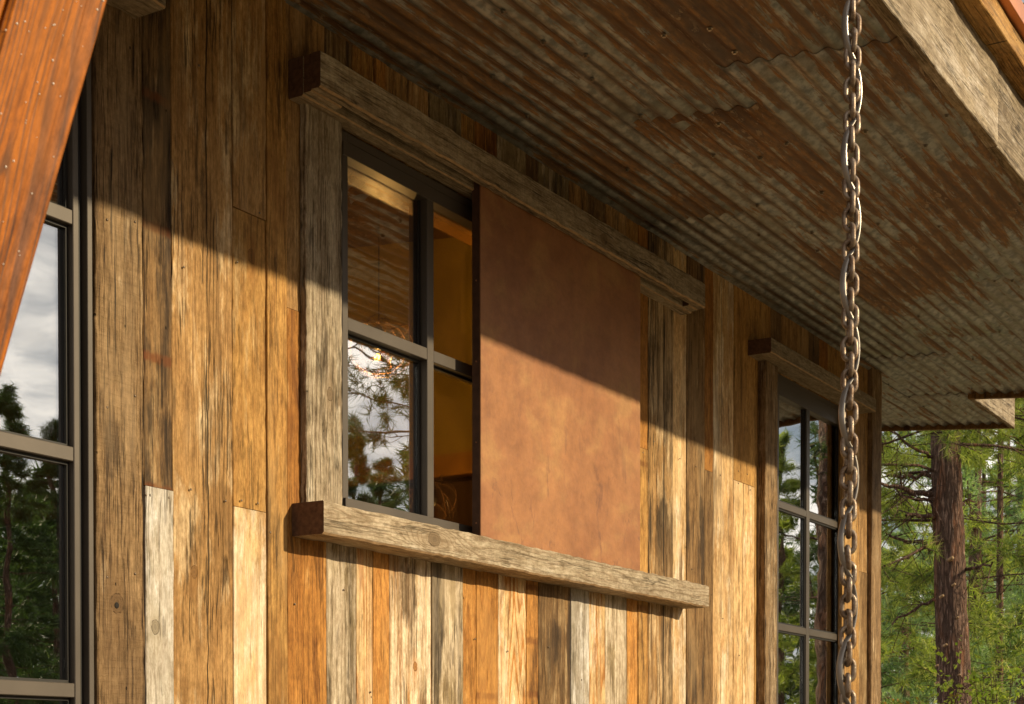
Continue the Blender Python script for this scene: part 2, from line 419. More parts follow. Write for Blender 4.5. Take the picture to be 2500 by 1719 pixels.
def chain_mat():
    m, n = new_mat('rusty_chain_steel')
    co = n.n('ShaderNodeTexCoord').outputs['Object']
    cs = n.v('ADD', co, n.comb(n.m('MULTIPLY', n.n('ShaderNodeObjectInfo').outputs['Random'], 9.0), 0.0, 0.0))
    f = n.noise(cs, 45, 4, 0.6); g = n.noise(cs, 260, 3, 0.7)
    col = n.mix(n.ramp(f, 0.4, 0.62), (0.22, 0.165, 0.118), (0.125, 0.072, 0.038))
    col = n.mix(n.m('MULTIPLY', n.ramp(g, 0.55, 0.7), 0.4), col, (0.40, 0.33, 0.26))
    finish(n, col, n.ramp(f, 0.3, 0.7, 0.30, 0.5), 0.45, n.m('ADD', g, f), 0.0006, 0.5)
    return m
CHAIN = chain_mat()

def bark_mat():
    m, n = new_mat('pine_bark')
    co = n.n('ShaderNodeTexCoord').outputs['Object']
    X, Y, Z = n.xyz(co)
    sc = n.v('MULTIPLY', co, (24, 24, 3.2))
    v = n.n('ShaderNodeTexVoronoi', {'Vector': n.v('ADD', sc, n.v('MULTIPLY', n.noise(sc, 1.2, 3, col=True), (1.1, 1.1, 1.1))), 'Scale': 1.0}, feature='DISTANCE_TO_EDGE')
    f = n.noise(n.v('MULTIPLY', co, (50, 50, 8)), 1.0, 5, 0.7)
    g = n.noise(n.v('MULTIPLY', co, (6, 6, 1.2)), 1.0, 4, 0.6)
    col = n.mix(n.ramp(f, 0.35, 0.68), (0.085, 0.055, 0.044), (0.215, 0.130, 0.095))
    col = n.mix(n.m('MULTIPLY', n.ramp(g, 0.5, 0.68), 0.65), col, (0.23, 0.095, 0.045))
    col = n.mix(n.m('MULTIPLY', n.ramp(f, 0.54, 0.66), 0.7), col, (0.34, 0.26, 0.215))
    cr = n.ramp(v.outputs[0], 0.02, 0.16, 1.0, 0.0)
    col = n.mix(n.m('MULTIPLY', cr, n.ramp(f, .35, .6, .25, .75)), col, (0.035, 0.024, 0.020))
    finish(n, col, 0.9, 0, n.m('SUBTRACT', n.m('MULTIPLY', f, 0.8), cr), 0.02, 0.1)
    return m
BARK = bark_mat()

def leaf_mat(name, ca, cb, cc, trans=0.35, rough=0.5):
    m, n = new_mat(name)
    co = n.n('ShaderNodeTexCoord').outputs['Object']
    f = n.noise(co, 1.9, 4, 0.65)
    isl = n.n('ShaderNodeNewGeometry').outputs['Random Per Island']
    col = n.mix(n.ramp(f, 0.42, 0.58), ca, cb)
    col = n.mix(n.ramp(isl, 0.62, 1.0, 0, 0.85), col, cc)
    p = n.n('ShaderNodeBsdfPrincipled', {'Base Color': col, 'Roughness': rough, 'Specular IOR Level': 0.25})
    t = n.n('ShaderNodeBsdfTranslucent', {'Color': n.mix(1.0, col, (1.2, 1.5, 0.6), 'MULTIPLY')})
    mx = n.n('ShaderNodeMixShader', {0: trans, 1: p.outputs[0], 2: t.outputs[0]})
    n.t.links.new(mx.outputs[0], n.n('ShaderNodeOutputMaterial').inputs[0])
    return m
NEEDLE = leaf_mat('pine_needles', (0.085, 0.125, 0.032), (0.30, 0.33, 0.080), (0.50, 0.47, 0.14), 0.45)
NEEDLE_D = leaf_mat('dark_pine_needles', (0.032, 0.060, 0.024), (0.060, 0.098, 0.036), (0.12, 0.15, 0.06), 0.35)
NEEDLE_B = leaf_mat('blue_green_needles', (0.110, 0.175, 0.095), (0.28, 0.37, 0.19), (0.44, 0.50, 0.22), 0.45)
LEAF = leaf_mat('shrub_leaves', (0.20, 0.27, 0.03), (0.32, 0.36, 0.06), (0.48, 0.46, 0.12), 0.4)
LEAF_O = leaf_mat('rusty_shrub_leaves', (0.14, 0.15, 0.03), (0.26, 0.13, 0.03), (0.42, 0.16, 0.03), 0.4)

def ground_mat():
    m, n = new_mat('dry_forest_ground')
    co = n.n('ShaderNodeTexCoord').outputs['Object']
    a = n.noise(co, 0.15, 5, 0.6); b = n.noise(co, 3.0, 6, 0.7); c = n.noise(co, 40, 4, 0.7)
    col = n.mix(n.ramp(b, 0.35, 0.65), (0.17, 0.13, 0.08), (0.27, 0.21, 0.135))
    col = n.mix(n.m('MULTIPLY', n.ramp(a, 0.5, 0.62), 0.6), col, (0.16, 0.16, 0.06))
    col = n.mix(n.m('MULTIPLY', n.ramp(c, 0.5, 0.7), 0.35), col, (0.14, 0.10, 0.06))
    finish(n, col, 0.95, 0, n.m('ADD', b, n.m('MULTIPLY', c, 0.4)), 0.03, 0.1)
    return m
GROUNDM = ground_mat()

# ------------------------------------------------------------------ object helpers
def tag(o, label=None, cat=None, group=None, kind=None):
    if label: o['label'] = label
    if cat: o['category'] = cat
    if group: o['group'] = group
    if kind: o['kind'] = kind
    return o

def wpos(o):
    v = Vector((0, 0, 0))
    while o is not None:
        v += o.location; o = o.parent
    return v

def empty(name, loc, parent=None):
    o = bpy.data.objects.new(name, None)
    C.objects.link(o)
    o.empty_display_size = 0.2
    if parent is not None:
        o.parent = parent; o.location = Vector(loc) - wpos(parent)
    else:
        o.location = loc
    return o

def wmat(o):
    M_ = Matrix.Identity(4)
    while o is not None:
        M_ = (Matrix.Translation(o.location) @ o.rotation_euler.to_matrix().to_4x4()) @ M_
        o = o.parent
    return M_

def link(name, me, loc, parent=None, mats=(), rot=None):
    o = bpy.data.objects.new(name, me)
    C.objects.link(o)
    for mt in mats:
        if mt.name not in me.materials: me.materials.append(mt)
    if parent is not None:
        o.parent = parent; o.location = Vector(loc) - wpos(parent)
    else:
        o.location = loc
    if rot is not None:
        o.rotation_mode = 'XYZ'; o.rotation_euler = rot
    if parent is not None and tuple(parent.rotation_euler) != (0, 0, 0):
        Mw = Matrix.Translation(Vector(loc)) @ (Matrix.Identity(4) if rot is None else o.rotation_euler.to_matrix().to_4x4())
        L_ = wmat(parent).inverted() @ Mw
        o.location = L_.to_translation(); o.rotation_euler = L_.to_euler()
    return o

def mesh_of(bm, name, smooth=False):
    me = bpy.data.meshes.new(name)
    bm.normal_update()
    bm.to_mesh(me); bm.free()
    if smooth:
        for p in me.polygons: p.use_smooth = True
    return me

def box_bm(bm, x0, x1, y0, y1, z0, z1, bev=0.0):
    r = bmesh.ops.create_cube(bm, size=1.0)
    vs = r['verts']
    bmesh.ops.scale(bm, vec=(x1 - x0, y1 - y0, z1 - z0), verts=vs)
    bmesh.ops.translate(bm, vec=((x0 + x1) / 2, (y0 + y1) / 2, (z0 + z1) / 2), verts=vs)
    if bev > 0:
        es = list({e for v in vs for e in v.link_edges})
        bmesh.ops.bevel(bm, geom=es, offset=bev, segments=1, affect='EDGES')

def box(name, x0, x1, y0, y1, z0, z1, mat, parent=None, bev=0.0015):
    c = Vector(((x0 + x1) / 2, (y0 + y1) / 2, (z0 + z1) / 2))
    bm = bmesh.new()
    box_bm(bm, x0 - c.x, x1 - c.x, y0 - c.y, y1 - c.y, z0 - c.z, z1 - c.z, bev)
    return link(name, mesh_of(bm, name), c, parent, (mat,))

def board_mesh(w, t, L, seed, bev=0.003, jit=0.0012, seg=9, paint_light=False):
    """board: width on local x, front towards local -y, length on local z"""
    rnd = random.Random(seed)
    hw, ht, hl = w / 2, t / 2, L / 2
    b = min(bev, w * 0.2, t * 0.35)
    bb = b * (1.7 if paint_light else 1)
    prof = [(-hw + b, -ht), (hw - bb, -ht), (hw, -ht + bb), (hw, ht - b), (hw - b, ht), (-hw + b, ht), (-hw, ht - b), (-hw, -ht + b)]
    bm = bmesh.new()
    rows = []
    for i in range(seg + 1):
        z = -hl + L * i / seg
        zz = z
        jl = rnd.uniform(-jit, jit); jr = rnd.uniform(-jit, jit); jf = rnd.uniform(-jit, jit) * 0.6
        row = []
        for (x, y) in prof:
            px = x + (jl if x < 0 else jr)
            py = y + (jf if y < 0 else 0)
            if 0 < i < seg: zz = z + rnd.uniform(-0.2, 0.2) * L / seg * 0.5
            row.append(bm.verts.new((px, py, zz if 0 < i < seg else z)))
        rows.append(row)
    for i in range(seg):
        for k in range(8):
            f = bm.faces.new((rows[i][k], rows[i][(k + 1) % 8], rows[i + 1][(k + 1) % 8], rows[i + 1][k]))
            if paint_light and k == 1: f.material_index = 1  # lower front chamfer gets the painted warm light
    for f in (bm.faces.new(rows[0][::-1]), bm.faces.new(rows[-1])):
        if paint_light: f.material_index = 2  # end faces get the painted shade
    bmesh.ops.recalc_face_normals(bm, faces=bm.faces[:])
    return mesh_of(bm, 'board')

# colour presets, linear
T = {
 'honey':  dict(c1=(.50,.25,.075), c2=(.36,.145,.032), c3=(.56,.37,.17), c4=(.13,.06,.02)),
 'orange': dict(c1=(.40,.190,.050), c2=(.27,.105,.024), c3=(.60,.36,.14), c4=(.16,.055,.012)),
 'tan':    dict(c1=(.41,.25,.115), c2=(.27,.140,.052), c3=(.60,.45,.28), c4=(.12,.075,.035)),
 'golden': dict(c1=(.45,.262,.095), c2=(.32,.150,.045), c3=(.56,.39,.20), c4=(.13,.070,.028)),
 'cream':  dict(c1=(.60,.43,.26), c2=(.44,.20,.06), c3=(.74,.63,.50), c4=(.20,.12,.055)),
 'white':  dict(c1=(.47,.44,.44), c2=(.36,.32,.28), c3=(.62,.60,.60), c4=(.13,.10,.065)),
 'grey':   dict(c1=(.30,.235,.155), c2=(.20,.148,.092), c3=(.62,.52,.41), c4=(.075,.055,.040)),
 'brown':  dict(c1=(.235,.145,.072), c2=(.145,.080,.036), c3=(.38,.27,.15), c4=(.055,.034,.020)),
 'rough':  dict(c1=(.29,.195,.115), c2=(.175,.108,.060), c3=(.42,.32,.215), c4=(.085,.050,.028)),
 'beam':   dict(c1=(.43,.345,.250), c2=(.26,.180,.110), c3=(.55,.47,.375), c4=(.10,.070,.045)),
 'fascia': dict(c1=(.30,.250,.200), c2=(.18,.140,.105), c3=(.40,.35,.30), c4=(.10,.07,.045)),
 'stain':  dict(c1=(.37,.105,.004), c2=(.150,.060,.028), c3=(.46,.155,.012), c4=(.12,.032,.008)),
}
for k_, d_ in T.items():
    if k_ == 'stain': continue
    for q_ in ('c1', 'c2', 'c3', 'c4'):
        f_ = {'c1': (1.0, .95, .80), 'c2': (.92, .87, .72), 'c3': (.97, .95, .90), 'c4': (.75, .75, .75)}[q_]
        if k_ == 'beam': f_ = (.86, .87, .86)
        d_[q_] = tuple(a_ * b_ for a_, b_ in zip(d_[q_], f_))
_seed = [1]
def wood_props(o, kind, wa=(.25,.2,.5), wb=(14,.5,.3), saw=0.0, streak=.3, kn=(0,0,0), ck=(0,0,0), seed=None, st=(0,0,0), pb=(0,0,0), bd=(0,1,0)):
    o['bd'] = [float(q) for q in bd]
    o['st'] = [float(q) for q in st]; o['pb'] = [float(q) for q in pb]
    for k, v in T[kind].items(): o[k] = [float(q) for q in v]
    o['wa'] = [float(q) for q in wa]; o['wb'] = [float(q) for q in wb]
    _seed[0] += 1
    o['wc'] = [float(seed if seed is not None else _seed[0]), float(saw), float(streak)]
    o['kn'] = [float(q) for q in kn]; o['ck'] = [float(q) for q in ck]

END_SHADE = plain('beam_end_shade', (0.10, 0.052, 0.032), 0.8, 0, 0.2, 60, 0.35, 0.002)  # shade on the beam ends, put in as a darker colour
FRESH_LIT = plain('fresh_wood_and_lit_edge', (0.34, 0.225, 0.125), 0.7, 0, 0.2, 30, 0.3, 0.003)  # warm light painted on the beams' lower edge; also wood of the sawn stubs

def board(name, x0, x1, e0, e1, z0, z1, kind, parent, horiz=False, mat=None, jit=0.0012, bev=0.003, seg=9, paint_light=False, **kw):
    """box-shaped board between wall planes e0 (back) and e1 (front)"""
    c = Vector(((x0 + x1) / 2, D - (e0 + e1) / 2, (z0 + z1) / 2))
    t = abs(e1 - e0)
    _s = _seed[0] + 1
    if horiz:
        me = board_mesh(z1 - z0, t, x1 - x0, _s, bev, jit, seg, paint_light)
        # local z -> world x, local x -> world -z
        rot = (0, RAD(90), 0)
    else:
        me = board_mesh(x1 - x0, t, z1 - z0, _s, bev, jit, seg)
        rot = None
    mats = (mat or WOOD, FRESH_LIT, END_SHADE) if paint_light else (mat or WOOD,)
    o = link(name, me, c, parent, mats, rot)
    wood_props(o, kind, **kw)
    return o

# ------------------------------------------------------------------ the setting
bm = bmesh.new()
bmesh.ops.create_grid(bm, x_segments=60, y_segments=60, size=260)
rg = random.Random(3)
for v in bm.verts:
    d = math.hypot(v.co.x - 6, v.co.y - 3)
    v.co.z = 0 if d < 22 else rg.uniform(-0.25, 0.35) * min(1, (d - 22) / 20)
ground = link('ground', mesh_of(bm, 'ground', True), (0, 0, 0), None, (GROUNDM,))
tag(ground, kind='structure')

# ------------------------------------------------------------------ the house
HX0, HX1 = 0.2, P(2118, 1300).x
CORNER_X = P(2152, 1300, 0.03).x
house = empty('timber_house', (6, D + 2, 0))
tag(house, 'rustic timber house clad in mixed reclaimed planks under a rusty tin eave', 'house')

TOPZ = 4.085
def col_x(px, e=0.0, y=1300):
    return P(px, y, e).x

WIN1 = (col_x(837), col_x(1480))             # the window behind the shutter
W1Z0, W1Z1 = 2.32, 3.72

# planks: px0, px1, ztop (None=eave), zbot, kind, options
def zpx(x, y, e=0.0): return P(x, y, e).z
BOT = 0.55
J1 = zpx(388, 1192)
J2a, J2b = zpx(610, 522), zpx(610, 1243)
J3 = zpx(740, 765)
planks = [
 # x0, x1, z0, z1, kind, dict
 (353, 423, J1, TOPZ, 'brown', dict(wa=(.42,.72,.5), wb=(10,.75,.7), streak=.8, seed=12, bd=(.12,.40,.8))),
 (353, 423, BOT, J1, 'white', dict(wa=(.55,.12,.15), wb=(6,.35,.2), streak=.15, kn=(-.02,.46,.018), seed=13)),
 (423, 571, BOT, TOPZ, 'tan', dict(wa=(.40,.30,.3), wb=(9,.45,.6), streak=.45, kn=(-.045,-.23,.016), ck=(.018,.05,.0030), seed=41, pb=(-.09,-.10,.06))),
 (571, 652, J2a, TOPZ, 'tan', dict(wa=(.40,.15,.3), wb=(8,.35,.2), streak=.3, seed=15)),
 (571, 652, J2b, J2a, 'golden', dict(wa=(.38,.12,.3), wb=(7,.35,.2), streak=.3, kn=(.01,.35,.018), seed=16)),
 (571, 652, BOT, J2b, 'cream', dict(wa=(.55,.12,.35), wb=(7,.30,.1), streak=.25, seed=17)),
 (652, 701, BOT, TOPZ, 'golden', dict(wa=(.22,.45,.3), wb=(9,.5,.2), streak=.5, seed=18)),
 (701, 797, J3, TOPZ, 'tan', dict(wa=(.35,.2,.3), wb=(8,.4,.2), streak=.3, seed=19)),
 (701, 797, BOT, J3, 'orange', dict(wa=(.34,.34,.3), wb=(9,.5,.35), streak=.55, seed=20)),
]
low = [
 (797, 870, 'grey', dict(wa=(.68,.25,.2), wb=(6,.45,.3), streak=.3)),
 (870, 910, 'cream', dict(wa=(.25,.05,.95), wb=(13,.35,.1), streak=.15)),
 (910, 951, 'honey', dict(wa=(.12,.05,.6), wb=(20,.3,.05), streak=.2)),
 (951, 1054, 'cream', dict(wa=(.62,.42,.9), wb=(10,.45,.4), streak=.3, kn=(.03,.42,.014), st=(-.01,.70,.06), pb=(.01,.47,.055))),
 (1054, 1130, 'grey', dict(wa=(.42,.5,.2), wb=(6,.55,.5), streak=.5)),
 (1130, 1164, 'honey', dict(wa=(.30,.05,.6), wb=(14,.3,.05), streak=.1)),
 (1164, 1218, 'orange', dict(bd=(.05,.55,.8),wa=(.08,.25,.7), wb=(22,.35,.1), streak=.4)),
 (1218, 1286, 'cream', dict(wa=(.42,.05,1.0), wb=(17,.35,.1), streak=.1)),
 (1286, 1315, 'honey', dict(bd=(.0,.23,.7),wa=(.15,.32,.3), wb=(8,.4,.1), streak=.3, kn=(.02,-.15,.016))),
 (1315, 1393, 'brown', dict(wa=(.42,.45,.6), wb=(12,.5,.3), streak=.5, st=(.01,.57,.05))),
 (1393, 1438, 'white', dict(wa=(.5,.48,.2), wb=(6,.5,.5), streak=.4)),
 (1438, 1479, 'cream', dict(wa=(.42,.10,.9), wb=(16,.3,.1), streak=.1, kn=(-.01,-.05,.014))),
 (1479, 1532, 'grey', dict(wa=(.60,.30,.4), wb=(9,.4,.2), streak=.4)),
 (1532, 1558, 'honey', dict(wa=(.25,.2,.3), wb=(9,.35,.1), streak=.3)),
]
full = [
 (1581, 1642, BOT, TOPZ, 'tan', dict(wa=(.62,.60,.3), wb=(8,.6,.8), streak=.6, ck=(.03,.03,.007), seed=61, st=(.02,.30,.09))),
 (1642, 1676.5, BOT, TOPZ, 'cream', dict(wa=(.45,.12,.25), wb=(8,.35,.2), streak=.2)),
 (1676.5, 1720, BOT, TOPZ, 'brown', dict(wa=(.25,.45,.5), wb=(12,.7,.5), streak=.8, seed=63)),
 (1720, 1741, zpx(1730, 1150), TOPZ, 'orange', dict(wa=(.1,.3,.3), wb=(9,.5,.1), streak=.3)),
 (1720, 1741, BOT, zpx(1730, 1150), 'brown', dict(wa=(.3,.2,.8), wb=(16,.4,.1), streak=.5)),
 (1741, 1791, BOT, TOPZ, 'cream', dict(wa=(.42,.36,.35), wb=(9,.4,.3), streak=.35, ck=(-.03,.01,.0018), seed=65)),
 (1791, 1842, zpx(1815, 1180), TOPZ, 'golden', dict(wa=(.2,.3,.2), wb=(7,.35,.2), streak=.3)),
 (1791, 1842, BOT, zpx(1815, 1180), 'cream', dict(wa=(.35,.22,.25), wb=(9,.35,.4), streak=.35, ck=(-.02,.03,.0022), seed=67)),
 (1842, 1880, BOT, TOPZ, 'golden', dict(wa=(.2,.25,.3), wb=(9,.4,.2), streak=.3)),
 (1558, 1581, BOT, zpx(1570, 1095), 'golden', dict(bd=(.1,.7,.8),wa=(.15,.3,.5), wb=(14,.4,.1), streak=.4, seed=69)),
 (1558, 1581, zpx(1570, 1095), TOPZ, 'orange', dict(wa=(.12,.2,.3), wb=(10,.4,.1), streak=.3, seed=70)),
]
up = [
 (797, 863, 'brown', .4), (863, 916, 'golden', .25), (916, 945, 'honey', .2), (945, 995, 'tan', .35),
 (995, 1049, 'cream', .3), (1049, 1126, 'grey', .3), (1126, 1160, 'golden', .2), (1160, 1213, 'orange', .2),
 (1213, 1283, 'grey', .5), (1283, 1314, 'brown', .2), (1314, 1389, 'grey', .3), (1389, 1433, 'tan', .3),
 (1433, 1478, 'brown', .4), (1478, 1530, 'tan', .2), (1530, 1554, 'golden', .25), (1554, 1581, 'grey', .3),
]
rp = random.Random(8)
def plank(x0, x1, z0, z1, kind, kw, px=True):
    g = 0.0016
    a, b = (col_x(x0), col_x(x1)) if px else (x0, x1)
    e = rp.uniform(-0.0035, 0.0035)
    return board('plank', a + g, b - g, -0.022, e, z0 + 0.0012, z1 - 0.0012, kind, house, jit=0.0014, bev=0.002, seg=22, **kw)
for x0, x1, z0, z1, k, kw in planks: plank(x0, x1, z0, z1, k, kw)
for x0, x1, k, kw in low:
    plank(x0, x1, BOT, 2.30, k, kw)
for x0, x1, z0, z1, k, kw in full: plank(x0, x1, z0, z1, k, kw)
for x0, x1, k, pl in up:
    if x0 < 1554: plank(x0, x1 if x0 < 1530 else 1558, 3.75, TOPZ, k, dict(wa=(pl,.35,.5), wb=(14,.5,.3), streak=.4))
# planks hidden in part by the shutter
plank(1480, 1558, 2.30, 3.75, 'tan', {})
# above and beside the far window, and the bay between casing and corner
W2X0, W2X1 = col_x(1895), col_x(2060)
for x0, x1, k in ((1880, 1905, 'brown'), (1905, 1972, 'tan'), (1972, 1998, 'brown'), (1998, 2020, 'orange'), (2020, 2060, 'golden'), (2060, 2092, 'tan')):
    plank(x0, x1, 3.72, TOPZ, k, dict(wa=(.25,.35,.5), wb=(12,.5,.2), streak=.4))
plank(2060, 2092, BOT, 3.72, 'golden', dict(wa=(.3,.3,.3)))
plank(2092, 2121, BOT, 2.72, 'brown', dict(wa=(.35,.2,.3), wb=(8,.5,.2), streak=.4))
plank(2092, 2121, 2.72, TOPZ, 'tan', dict(wa=(.3,.2,.3), wb=(8,.5,.2), streak=.4))
# left of the picture, above and beyond the tall window
LX1 = col_x(237)
for i in range(10):
    a = HX0 + (LX1 - HX0) * i / 10; b = HX0 + (LX1 - HX0) * (i + 1) / 10
    plank(a, b, 3.86, TOPZ, rp.choice(['tan', 'brown', 'grey', 'golden']), {}, px=False)
    if b < 1.7: plank(a, b, BOT, 3.86, rp.choice(['tan', 'brown', 'grey', 'golden']), {}, px=False)

# casing board of the tall window: wide, rough sawn, proud of the wall
cb = board('casing_board', P(237, 1200, .012).x, P(353, 1200, .012).x - .002, -0.02, 0.012, BOT, TOPZ, 'rough', house, jit=0.003, bev=0.003, seg=60,
      wa=(.30,.34,.3), wb=(10,1.0,.3), saw=.55, streak=.7, kn=(-.018, -.36, .024), seed=33)
tag(cb, 'wide rough sawn grey brown casing board with a knot hole')

# dark backing behind the planks with the window openings left free
back = empty('backing_wall', (6, D + 0.03, 0), house)
def backing(x0, x1, z0, z1):
    box('building_paper', x0, x1, D + 0.024, D + 0.12, z0, z1, BACKING, back, 0)
backing(HX0, 1.70, 0.0, 4.2)
backing(1.70, LX1, 3.86, 4.2); backing(1.70, LX1, 0.0, 0.55)
backing(LX1, WIN1[0], 0.0, 4.2)
backing(WIN1[0], WIN1[1], 3.76, 4.2); backing(WIN1[0], WIN1[1], 0.0, 2.30)
backing(WIN1[1], W2X0, 0.0, 4.2)
backing(W2X0, W2X1, 3.72, 4.2); backing(W2X0, W2X1, 0.0, 0.55)
backing(W2X1, CORNER_X - 0.03, 0.0, 4.2)

# corner boards
c1b = board('corner_board', P(2129, 1300, .03).x, CORNER_X, -0.02, 0.030, 0.3, TOPZ, 'rough', house, jit=0.002, seg=30,
      wa=(.3,.3,.3), wb=(9,.7,.3), saw=.2, streak=.5)
box('corner_return_board', CORNER_X - 0.025, CORNER_X, D + 0.022, D + 0.16, 0.3, 4.11, INWOOD, house)
# gable-end wall of planks
for i in range(18):
    y0 = D + 0.17 + i * 0.26
    o = box('gable_plank', CORNER_X - 0.06, CORNER_X - 0.03, y0, y0 + 0.256, 0.3, roof_z(y0) - 0.02, WOOD, house)
    wood_props(o, rp.choice(['tan', 'brown', 'grey', 'golden']))
box('foundation', HX0, CORNER_X - 0.06, D + 0.03, D + 4.9, 0.0, 0.5, BACKING, house)
box('end_wall', HX0 - 0.1, HX0, D + 0.03, D + 4.9, 0.0, 4.4, BACKING, house)

# --- lintel and sill of the shuttered window
LZ0, LZ1 = 3.757, 3.880
LXa, LXb = 4.300, 7.42
lint = board('lintel', LXa, LXb, 0.100, 0.140, LZ0, LZ1, 'beam', house, horiz=True, jit=0.0025, bev=0.004, seg=70, paint_light=True,
      wa=(.40,.14,.3), wb=(8,.6,.4), saw=.9, streak=.25, kn=(.012,.47,.024), seed=51)
tag(lint, 'long weathered beam over the shuttered window with a shutter slot underneath')
board('inner_beam', LXa, LXb, 0.0, 0.064, LZ0 - 0.012, LZ1 - 0.003, 'beam', lint, horiz=True, paint_light=True, jit=0.0015, seg=40, wa=(.3,.2,.2), wb=(8,.6,.2), saw=.5)
board('middle_beam', LXa + 0.004, LXb - 0.004, 0.0645, 0.0995, LZ0 + 0.040, LZ1 - 0.002, 'beam', lint, horiz=True, paint_light=True)
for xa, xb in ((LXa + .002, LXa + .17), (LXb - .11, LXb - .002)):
    board('end_block', xa, xb, 0.0645, 0.0995, LZ0 - .004, LZ0 + 0.039, 'beam', lint, horiz=True, paint_light=True, seg=4, wa=(.3,.2,.2))
SZ0, SZ1 = 2.257, 2.368
sill = board('sill', 4.312, 7.468, 0.0, 0.140, SZ0, SZ1, 'beam', house, horiz=True, paint_light=True, jit=0.0028, bev=0.004, seg=90,
      wa=(.30,.0,.60), wb=(22,.42,.25), saw=.35, streak=.08, kn=(-.004,-.91,.028), seed=52)
tag(sill, 'long weathered grey sill beam with an oval knot below the shuttered window')
jamb = board('jamb_board', P(749, 900, .03).x, P(836, 900, .03).x, 0.0, 0.030, SZ1, LZ0 - .013, 'beam', house, jit=0.0022, bev=0.003, seg=50,
      wa=(.45,.30,.25), wb=(7,.7,.4), saw=.15, streak=.45, kn=(.03,-.28,.018), seed=53)
tag(jamb, 'pale grey weathered jamb board left of the shuttered window')

# --- windows
def window(name, xs, zs, fx0, fx1, fz0, fz1, label=None, mw=0.030, mh=0.036, front=0.0, gdep=0.045, stile=0.03, extra=None):
    """xs, zs: centres of the inner bars; f*: outer frame"""
    w = empty(name, ((fx0 + fx1) / 2, D, fz0), house)
    if label: w['label'] = label
    fb = bmesh.new()
    cx, cz = (fx0 + fx1) / 2, (fz0 + fz1) / 2
    y0, y1 = -front, 0.085
    s = stile
    for (a, b, c, d) in ((fx0, fx0 + s, fz0, fz1), (fx1 - s, fx1, fz0, fz1)):
        box_bm(fb, a - cx, b - cx, y0, y1, c - cz, d - cz, 0.002)
    for (a, b, c, d) in ((fx0 + s, fx1 - s, fz0, fz0 + s * 1.5), (fx0 + s, fx1 - s, fz1 - s, fz1)):
        box_bm(fb, a - cx, b - cx, y0 + .001, y1, c - cz, d - cz, 0.002)
    link('window_frame', mesh_of(fb, 'window_frame'), (cx, D, cz), w, (FRAME,))
    zlo, zhi = fz0 + s * 1.5, fz1 - s
    xlo, xhi = fx0 + s, fx1 - s
    for x in xs:
        box('mullion', x - mw / 2, x + mw / 2, D - front + .001, D + 0.07, zlo, zhi, FRAME, w, 0.002)
    xe = [xlo] + [x for x in xs] + [xhi]
    ze = [zlo] + [z for z in zs] + [zhi]
    for i in range(len(xe) - 1):
        a = xe[i] + (mw / 2 if i > 0 else 0); b = xe[i + 1] - (mw / 2 if i < len(xe) - 2 else 0)
        for z in zs:
            box('muntin', a, b, D - front + .002, D + 0.07, z - mh / 2, z + mh / 2, FRAME, w, 0.002)
        for j in range(len(ze) - 1):
            c = ze[j] + (mh / 2 if j > 0 else 0); d = ze[j + 1] - (mh / 2 if j < len(ze) - 2 else 0)
            q = box('pane', a + .001, b - .001, D + gdep, D + gdep + 0.005, c + .001, d - .001, GLASS, w, 0)
            gb = bmesh.new()
            ccx, ccz = (a + b) / 2, (c + d) / 2; g = 0.009
            for (p0, p1, p2, p3) in ((a, a + g, c, d), (b - g, b, c, d), (a + g, b - g, c, c + g), (a + g, b - g, d - g, d)):
                box_bm(gb, p0 - ccx, p1 - ccx, gdep - .012, gdep - .001, p2 - ccz, p3 - ccz)
            link('gasket', mesh_of(gb, 'gasket'), (ccx, D, ccz), w, (DARK,))
    return w

m1x = P(1052, 1000, 0.0).x
zm1 = P(945, 826, 0.0).z
step = m1x - (WIN1[0] + .015)
w1 = window('window', [m1x, m1x + step], [zm1], WIN1[0], WIN1[1], SZ1 + .004, 3.742,
            'dark bronze divided window half covered by the rusty shutter', mw=0.045, mh=0.046, stile=0.034, front=0.0)
box('head_rail', WIN1[0] + .002, WIN1[1] - .002, D - .004, D + .05, 3.655, 3.705, FRAME, w1)
box('sill_rail', WIN1[0] + .002, WIN1[1] - .002, D - .012, D + .04, SZ1 + .004, SZ1 + .062, FRAME, w1)
# tall window at the left edge
zL = [P(184, y, 0).z for y in (528, 1107, 1685)]
sL = (zL[0] - zL[2]) / 2
w0 = window('window', [1.9 + .55], [zL[2] - sL * .0 , zL[1], zL[0]], 1.72, P(194, 1000).x + .012, 0.6, 3.84,
            'tall dark framed window behind the orange timber at the left edge', mw=0.032, mh=0.042, stile=0.022, front=-0.012)
box('outer_frame', P(213, 1000).x, P(225, 1000).x, D - .004, D + .10, 0.58, 3.85, FRAME, w0)
box('frame_channel', P(194, 1000).x + .013, P(213, 1000).x - .001, D + .02, D + .10, 0.58, 3.85, DARK, w0)
box('head_frame', 1.72, P(213, 1000).x, D - .003, D + .10, 3.842, 3.858, FRAME, w0)
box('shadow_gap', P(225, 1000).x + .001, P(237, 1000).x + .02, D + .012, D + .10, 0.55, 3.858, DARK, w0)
# lintel of the tall window, its end shows at the top edge
l0 = P(404, 19, .14)
o = board('lintel', 1.5, l0.x, 0.002, 0.140, l0.z, l0.z + .125, 'beam', house, horiz=True, jit=0.003, seg=40, paint_light=True, wa=(.3,.2,.3), saw=.6)
tag(o, 'end of a weathered lintel above the tall left window')
